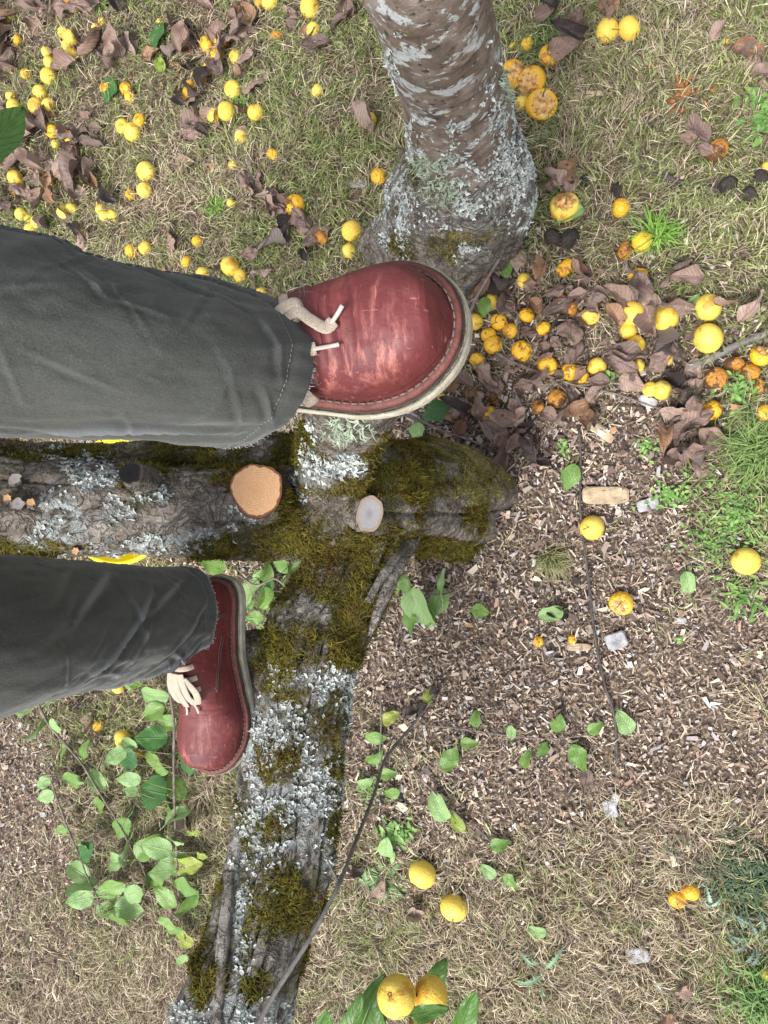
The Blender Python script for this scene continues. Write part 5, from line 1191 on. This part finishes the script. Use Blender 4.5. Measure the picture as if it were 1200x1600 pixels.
lumpy('wood_chip', 912, 152, 62 * k_, 10 * k_, .006, -.06, 'chip_wood', 'long pale wood splinter on the upper right grass', 'wood chip', 2)
lumpy('wood_chip', 940, 675, 44 * k_, 14 * k_, .006, -.7, 'chip_wood', 'pale splinter at the end of the forked twig', 'wood chip', 3)
lumpy('wood_chip', 904, 1011, 38 * k_, 12 * k_, .006, .05, 'chip_wood', 'pale flat splinter beside the dark stem', 'wood chip', 4)
lumpy('wood_chip', 880, 628, 30 * k_, 10 * k_, .006, .5, 'chip_wood', 'pale chip beside an orange pear in the litter', 'wood chip', 5)
lumpy('stone', 963, 1000, 32 * k_, 26 * k_, .010, .3, 'stone', 'rounded white stone on the wood chips', 'stone', 6)
lumpy('stone', 1012, 628, 28 * k_, 16 * k_, .008, -.4, 'stone', 'white flat stone below the pair of yellow pears', 'stone', 7)
lumpy('stone', 1012, 788, 32 * k_, 18 * k_, .006, .3, 'stone', 'grey flat stone right of the wood offcut', 'stone', 8)
lumpy('stone', 1063, 969, 18 * k_, 10 * k_, .006, 0, 'stone', 'small white square stone at right', 'stone', 9)
lumpy('stone', 996, 1490, 34 * k_, 22 * k_, .006, .2, 'stone', 'pale crumpled stone in the bottom grass', 'stone', 10)
lumpy('stone', 1032, 1540, 20 * k_, 12 * k_, .006, -.5, 'stone', 'small pale stone near the bottom edge', 'stone', 11)
lumpy('stone', 72, 1270, 14 * k_, 10 * k_, .008, .2, 'stone', 'bluish grey pebble at the left edge', 'stone', 12)
lumpy('wood_chip', 560, 290, 36 * k_, 14 * k_, .005, -.1, 'stone', 'pale bark flake left of the upright stem', 'wood chip', 13)
lumpy('stone', 953, 1262, 20 * k_, 28 * k_, .008, .3, 'stone', 'grey stone among the chips at lower right', 'stone', 14)
lumpy('stone', 960, 1248, 12 * k_, 22 * k_, .008, -.3, 'stone', 'white chip of stone beside the grey one', 'stone', 15)

# ------------------------------------------------------------------ low plants
def tuft(label, px, py, n, Lr, Wr, rad, c0, c1, name='grass_tuft', fan=None):
    x, y, z = G(px, py); g = float(gz(x, y)); a = R.uniform(0, 2 * PI, n) if fan is None else R.normal(fan[0], fan[1], n)
    rr = np.abs(R.normal(0, rad, n)); ar = R.uniform(0, 2 * PI, n)
    b0 = np.stack([x + rr * np.cos(ar), y + rr * np.sin(ar), np.full(n, g)], 1); d = np.stack([np.cos(a), np.sin(a), 0 * a], 1)
    up = norm(np.stack([R.normal(0, .2, n), R.normal(0, .2, n), np.ones(n)], 1)); t = R.random((n, 1))
    c = lerp(np.array(c0), np.array(c1), t) * R.uniform(.8, 1.2, (n, 1))
    mb = blades(b0, d, up, R.uniform(*Lr, n), R.uniform(*Wr, n), c * .7, c, .6)
    o = link(name, mdata(name, mb.verts() - [x, y, g], mb.faces(), M['weed'], smooth=False, col=mb.col()), None, (x, y, g)); tag(o, label, 'grass tuft'); return o
G1, G2 = (.13, .30, .035), (.30, .50, .10)
tuft('bright lime green grass tuft right of the leaf litter', 1025, 372, 120, (.035, .085), (.0025, .0048), .018, G1, G2)
tuft('large green grass clump at the right edge', 1185, 700, 420, (.05, .11), (.0018, .0034), .045, (.12, .22, .05), (.28, .38, .13))
tuft('thin grassy tuft right of the mossy trunk base', 862, 868, 230, (.03, .085), (.0010, .0020), .012, (.14, .18, .05), (.38, .36, .17), fan=(-1.2, .8))
tuft('small green tuft above the raised thigh', 340, 325, 60, (.03, .055), (.002, .0034), .012, G1, G2)
tuft('green tuft below the leaf heap', 372, 165, 40, (.03, .06), (.002, .0034), .010, G1, G2)
tuft('dark green tuft at the foot of the upright stem', 800, 380, 110, (.04, .08), (.0016, .003), .02, (.06, .14, .03), (.18, .30, .08))
tuft('green tuft at the bottom right corner', 1185, 1550, 220, (.05, .10), (.0022, .0045), .05, (.10, .22, .05), (.24, .38, .12))
tuft('dark bluish green tuft at the lower right edge', 1165, 1370, 520, (.03, .06), (.0022, .0045), .055, (.035, .075, .035), (.12, .19, .09))
tuft('short green moss like grass beside the lower limb', 577, 1235, 260, (.012, .032), (.0018, .0034), .022, (.10, .20, .04), (.24, .36, .10))
tuft('green grass by the top left leaf', 160, 12, 30, (.03, .06), (.002, .0035), .008, G1, G2)
tuft('grass tuft at the top right by the dead leaves', 855, 60, 130, (.03, .07), (.0014, .0028), .035, (.08, .17, .04), (.24, .34, .11))

def herb(label, px, py, n, Lr, ratio, rad, c0, c1, zmax=.02, rosette=False, name='weed', cat='weed', up=.3):
    """many small oval leaves; rosette: all from one root"""
    x, y, z = G(px, py); g = float(gz(x, y)); mb = MB(); m = 7
    for k in range(n):
        a = R.uniform(0, 2 * PI); L = R.uniform(*Lr); r_ = 0 if rosette else abs(R.normal(0, rad)); aa = R.uniform(0, 2 * PI)
        b0 = np.array([r_ * math.cos(aa), r_ * math.sin(aa), 0 if rosette else R.uniform(.004, zmax)]); u = np.linspace(0, 1, m); el = R.uniform(.0, up * 2)
        w_ = np.sin(PI * u ** .9) ** .8 * L * ratio * .5; w_[0] = .0006; w_[-1] = .0002
        cx = u * L; cz = el * L * (u - .9 * u * u) + .003; dx, dy = math.cos(a), math.sin(a)
        Vv = []
        for sd_, kz in ((-1, .25), (0, 0), (1, .25)):
            Vv.append(np.stack([b0[0] + dx * cx - dy * w_ * sd_, b0[1] + dy * cx + dx * w_ * sd_, b0[2] + cz + w_ * kz * 2], 1))
        Vv = np.stack(Vv, 1).reshape(-1, 3); i = np.arange(m - 1)[:, None] * 3; j = np.arange(2)[None]; Q = np.stack([i + j, i + 3 + j, i + 4 + j, i + 1 + j], -1).reshape(-1, 4)
        c = lerp(np.array(c0), np.array(c1), R.random()) * R.uniform(.8, 1.2); C = np.tile(c, (len(Vv), 1)); C[1::3] *= 1.25; mb.add(Vv, Q, None, C)
    o = link(name, mdata(name, mb.verts(), mb.faces(), M['weed'], col=mb.col()), None, (x, y, g)); tag(o, label, cat, kind=None if rosette else 'stuff')
W1, W2 = (.10, .22, .045), (.24, .40, .11)
herb('patch of small round leaved weed at the right', 1150, 800, 420, (.006, .015), .5, .055, (.07, .16, .035), (.20, .33, .09))
herb('low weed between crumpled leaves and the chips', 1045, 775, 110, (.006, .014), .6, .028, W1, W2)
herb('small weed under the yellow pear at the right edge', 1160, 930, 90, (.010, .028), .3, .034, (.07, .16, .035), (.20, .33, .09))
herb('spreading weed just above the yellow pear at the right edge', 1110, 850, 160, (.006, .014), .5, .040, (.07, .16, .035), (.20, .33, .09))
herb('weed between the rotting pears at the right edge', 1150, 610, 60, (.010, .020), .5, .028, W1, W2)
herb('tiny weed above the lichen covered stick', 1010, 700, 26, (.008, .014), .5, .016, W1, W2)
herb('small weed left of the pointed green leaf', 880, 700, 12, (.008, .016), .5, .010, W1, W2)
herb('tiny seedling under the cluster of pears', 950, 590, 14, (.008, .016), .6, .012, W1, W2)
herb('green plantain rosette beside the pale leaf at the bottom', 603, 1375, 30, (.04, .068), .22, 0, (.11, .21, .08), (.24, .36, .16), rosette=True, name='plantain', cat='plant')
herb('bushy green weed beside the lower limb', 620, 1300, 80, (.012, .03), .4, .025, (.10, .22, .05), (.24, .38, .12))
herb('small plantain below the crumpled pinkish leaf', 650, 1455, 9, (.025, .045), .22, 0, W1, W2, rosette=True, name='plantain', cat='plant')
herb('weed with long leaves left of the green rosette', 575, 1385, 10, (.03, .05), .2, 0, (.15, .25, .12), (.28, .40, .2), rosette=True, name='plantain', cat='plant')
herb('dark leafy weed at the upper right edge', 1190, 190, 90, (.012, .028), .5, .03, (.07, .17, .04), (.18, .32, .08))
herb('low green weed in the upper right grass', 1015, 95, 8, (.03, .05), .25, 0, W1, W2, rosette=True)
herb('weed in the wood chips below the round leaf', 1060, 1000, 10, (.006, .012), .5, .008, W1, W2)

def thistle(label, px, py, leaves, c):
    """deeply toothed narrow grey-green leaves; leaves rows (dx,dy,len px,angle)"""
    x, y, z = G(px, py); g = float(gz(x, y)); root = emp('thistle', (x, y, g), label, 'plant')
    for (dx, dy, ln, an) in leaves:
        L = ln / GS(px); n = 33; u = np.linspace(0, 1, n); w_ = np.sin(PI * u ** .8) ** .7 * L * .12 * (.38 + .62 * (np.arange(n) % 4 == 2) + .2 * (np.arange(n) % 4 == 1)); w_[-1] = .0003
        an = math.radians(an); bend = .5 * math.sin(dx + dy); ca = np.cos(an + bend * u); sa = np.sin(an + bend * u); cx = np.cumsum(ca) / n * L; cy = np.cumsum(sa) / n * L
        o0 = np.array(G(px + dx, py + dy)) - [x, y, 0]
        Vv = np.stack([np.stack([o0[0] + cx - sa * w_ * s_, o0[1] + cy + ca * w_ * s_, .012 + .02 * np.sin(PI * u) + np.abs(s_) * w_ * .5], 1) for s_ in (-1, 0, 1)], 1).reshape(-1, 3)
        i = np.arange(n - 1)[:, None] * 3; j = np.arange(2)[None]; Q = np.stack([i + j, i + 3 + j, i + 4 + j, i + 1 + j], -1).reshape(-1, 4)
        C = np.tile(np.array(c) * R.uniform(.85, 1.15), (len(Vv), 1)); C[1::3] *= 1.35; link('leaf', mdata('leaf', Vv, Q, M['weed'], smooth=False, col=C), root)
thistle('small spiny thistle with narrow pale leaves on the dry grass', 850, 1500, [(-10, 5, 36, 130), (2, 10, 52, 62), (2, 15, 52, 215), (-2, 0, 24, 160), (-5, 30, 22, 300)], (.20, .32, .20))
thistle('spiny blue green thistle at the lower right edge', 1185, 1460, [(0, 0, 40, 120), (-10, 0, 42, 170), (-15, 5, 36, 200), (5, 5, 40, 60), (0, 10, 40, 250), (-10, -20, 40, 140), (5, -10, 36, 90), (-5, 12, 34, 225), (-30, 10, 30, 150), (-25, -15, 34, 110), (8, 25, 30, 20)], (.15, .22, .17))
thistle('pale spiny leaf beside the two orange pears at the bottom', 1110, 1408, [(0, 0, 36, 105), (-4, 2, 30, 60), (2, 2, 24, 150)], (.28, .40, .32))

# ------------------------------------------------------------------ yellow bucket under the limb
bx, by, _ = G(178, 783); e = emp('bucket', (bx, by, 0), 'bright yellow plastic bucket mostly hidden beneath the mossy limb', 'bucket')
cz = np.array([bx, by]); zt = .26
bc = G(180, 783, zt)[:2]; e.location = (bc[0], bc[1], 0)
prof = [(0, .012), (.105, .012), (.108, .02), (.135, .24), (.143, .245), (.146, .258), (.142, .264), (.136, .262), (.131, .24), (.104, .03), (0, .026)]
th = np.linspace(0, 2 * PI, 72, endpoint=False); V = np.vstack([np.c_[np.cos(th) * r_, np.sin(th) * r_, np.full(72, z_)] for r_, z_ in prof])
i = np.arange(len(prof) - 1)[:, None] * 72; j = np.arange(72)[None]; k = (j + 1) % 72; Q = np.stack([i + j, i + k, i + 72 + k, i + 72 + j], -1).reshape(-1, 4)
link('bucket_body', mdata('bucket_body', V, Q, M['bucket']), e)
a = np.linspace(-PI / 2, PI / 2, 24); V, Q, T = tube(np.c_[.148 * np.sin(a), .148 * np.cos(a) * .9, .25 - .06 * np.cos(a), np.full(24, .002)], 60, 8); link('handle', mdata('handle', V, [Q, T], M['metal']), e)

# ------------------------------------------------------------------ hanging fruit branch at the bottom edge, and a leaf close to the lens
br = emp('fruiting_branch', P(640, 1700, 1.02), 'leafy branch end with hanging ripe yellow pears at the bottom edge', 'branch')
V, Q, T = tube([[*P(560, 1980, .95), .008], [*P(600, 1800, 1.0), .006], [*P(630, 1690, 1.05), .005], [*P(640, 1620, 1.08), .0042], [*P(643, 1590, 1.10), .003]], 60, 12, lambda pos, s, a, r: .0006 * fbm(pos * 120, 3, 2)); obj('stem', V, [Q, T], M['twig'], br)
for (px, py, d, sz, rz, rx) in ((619, 1557, 1.08, 59, .3, 2.5), (672, 1556, 1.10, 56, 1.2, 2.2), (655, 1612, 1.13, 44, 2.2, 2.8)):
    o = link('fruit', PM['y'][0 if sz > 57 else 1], br); r_ = sz / FPX * d * 1.04; o.scale = (r_,) * 3; o.rotation_euler = (rx, 0, rz); p = P(px, py, d); o.location = Vector(p) - br.location
    link('calyx', calyx_me, o)
    V, Q, T = tube([[*P(643, 1600, 1.10), .0014], [*lerp(P(643, 1600, 1.10), p, .5), .0012], [*p, .0013]], 10, 6); obj('stalk', V, [Q, T], M['stalk'], br)
def hleaf(parent, p0, p1, wd, mat, roll=0.0, me=None, name='leaf'):
    p0 = np.array(p0); p1 = np.array(p1); d = Vector(p1 - p0); L = d.length; o = link(name, me, parent)
    q = d.to_track_quat('X', 'Z'); from mathutils import Quaternion
    o.rotation_mode = 'QUATERNION'; o.rotation_quaternion = q @ Quaternion((1, 0, 0), roll); o.scale = (L, L * wd, L); o.location = Vector(p0) - (parent.location if parent else Vector((0, 0, 0)))
    return o
leafmat('leaf_hang', (.075, .18, .03), (.12, .26, .05), (.20, .32, .10), .45, .4, None, .35)
hl = [leaf_mesh('leaf', 'leaf_hang', 61 + k, c_, f_, .03, .62, .3) for k, (c_, f_) in enumerate(((.05, .35), (.18, .5), (-.1, .2)))]
hleaf(br, P(548, 1650, 1.13), P(600, 1510, 1.12), .75, 0, .5, hl[2])
hleaf(br, P(538, 1660, 1.07), P(562, 1555, 1.06), .62, 0, -.2, hl[0])
hleaf(br, P(648, 1585, 1.15), P(697, 1494, 1.17), .75, 0, .2, hl[2])
hleaf(br, P(638, 1588, 1.03), P(702, 1574, 1.04), .7, 0, -.3, hl[2])
hleaf(br, P(708, 1640, 1.06), P(742, 1538, 1.04), .62, 0, .3, hl[2])
hleaf(br, P(494, 1650, 1.02), P(514, 1570, 1.0), .6, 0, .2, hl[2])
hleaf(br, P(590, 1650, 1.12), P(585, 1560, 1.12), .7, 0, .1, hl[0])
nb = emp('leafy_branch', P(-220, 300, .56), 'branch with one blurred green leaf reaching in at the upper left edge', 'branch')
V, Q, T = tube([[*P(-220, 300, .56), .004], [*P(-120, 300, .57), .003], [*P(-60, 270, .58), .002]], 20, 8); obj('stem', V, [Q, T], M['twig'], nb)
hleaf(nb, P(-60, 272, .58), P(42, 176, .6), 1.0, 0, .2, hl[2])
hleaf(nb, P(-150, 305, .57), P(-230, 180, .6), 1.0, 0, .2, hl[0])
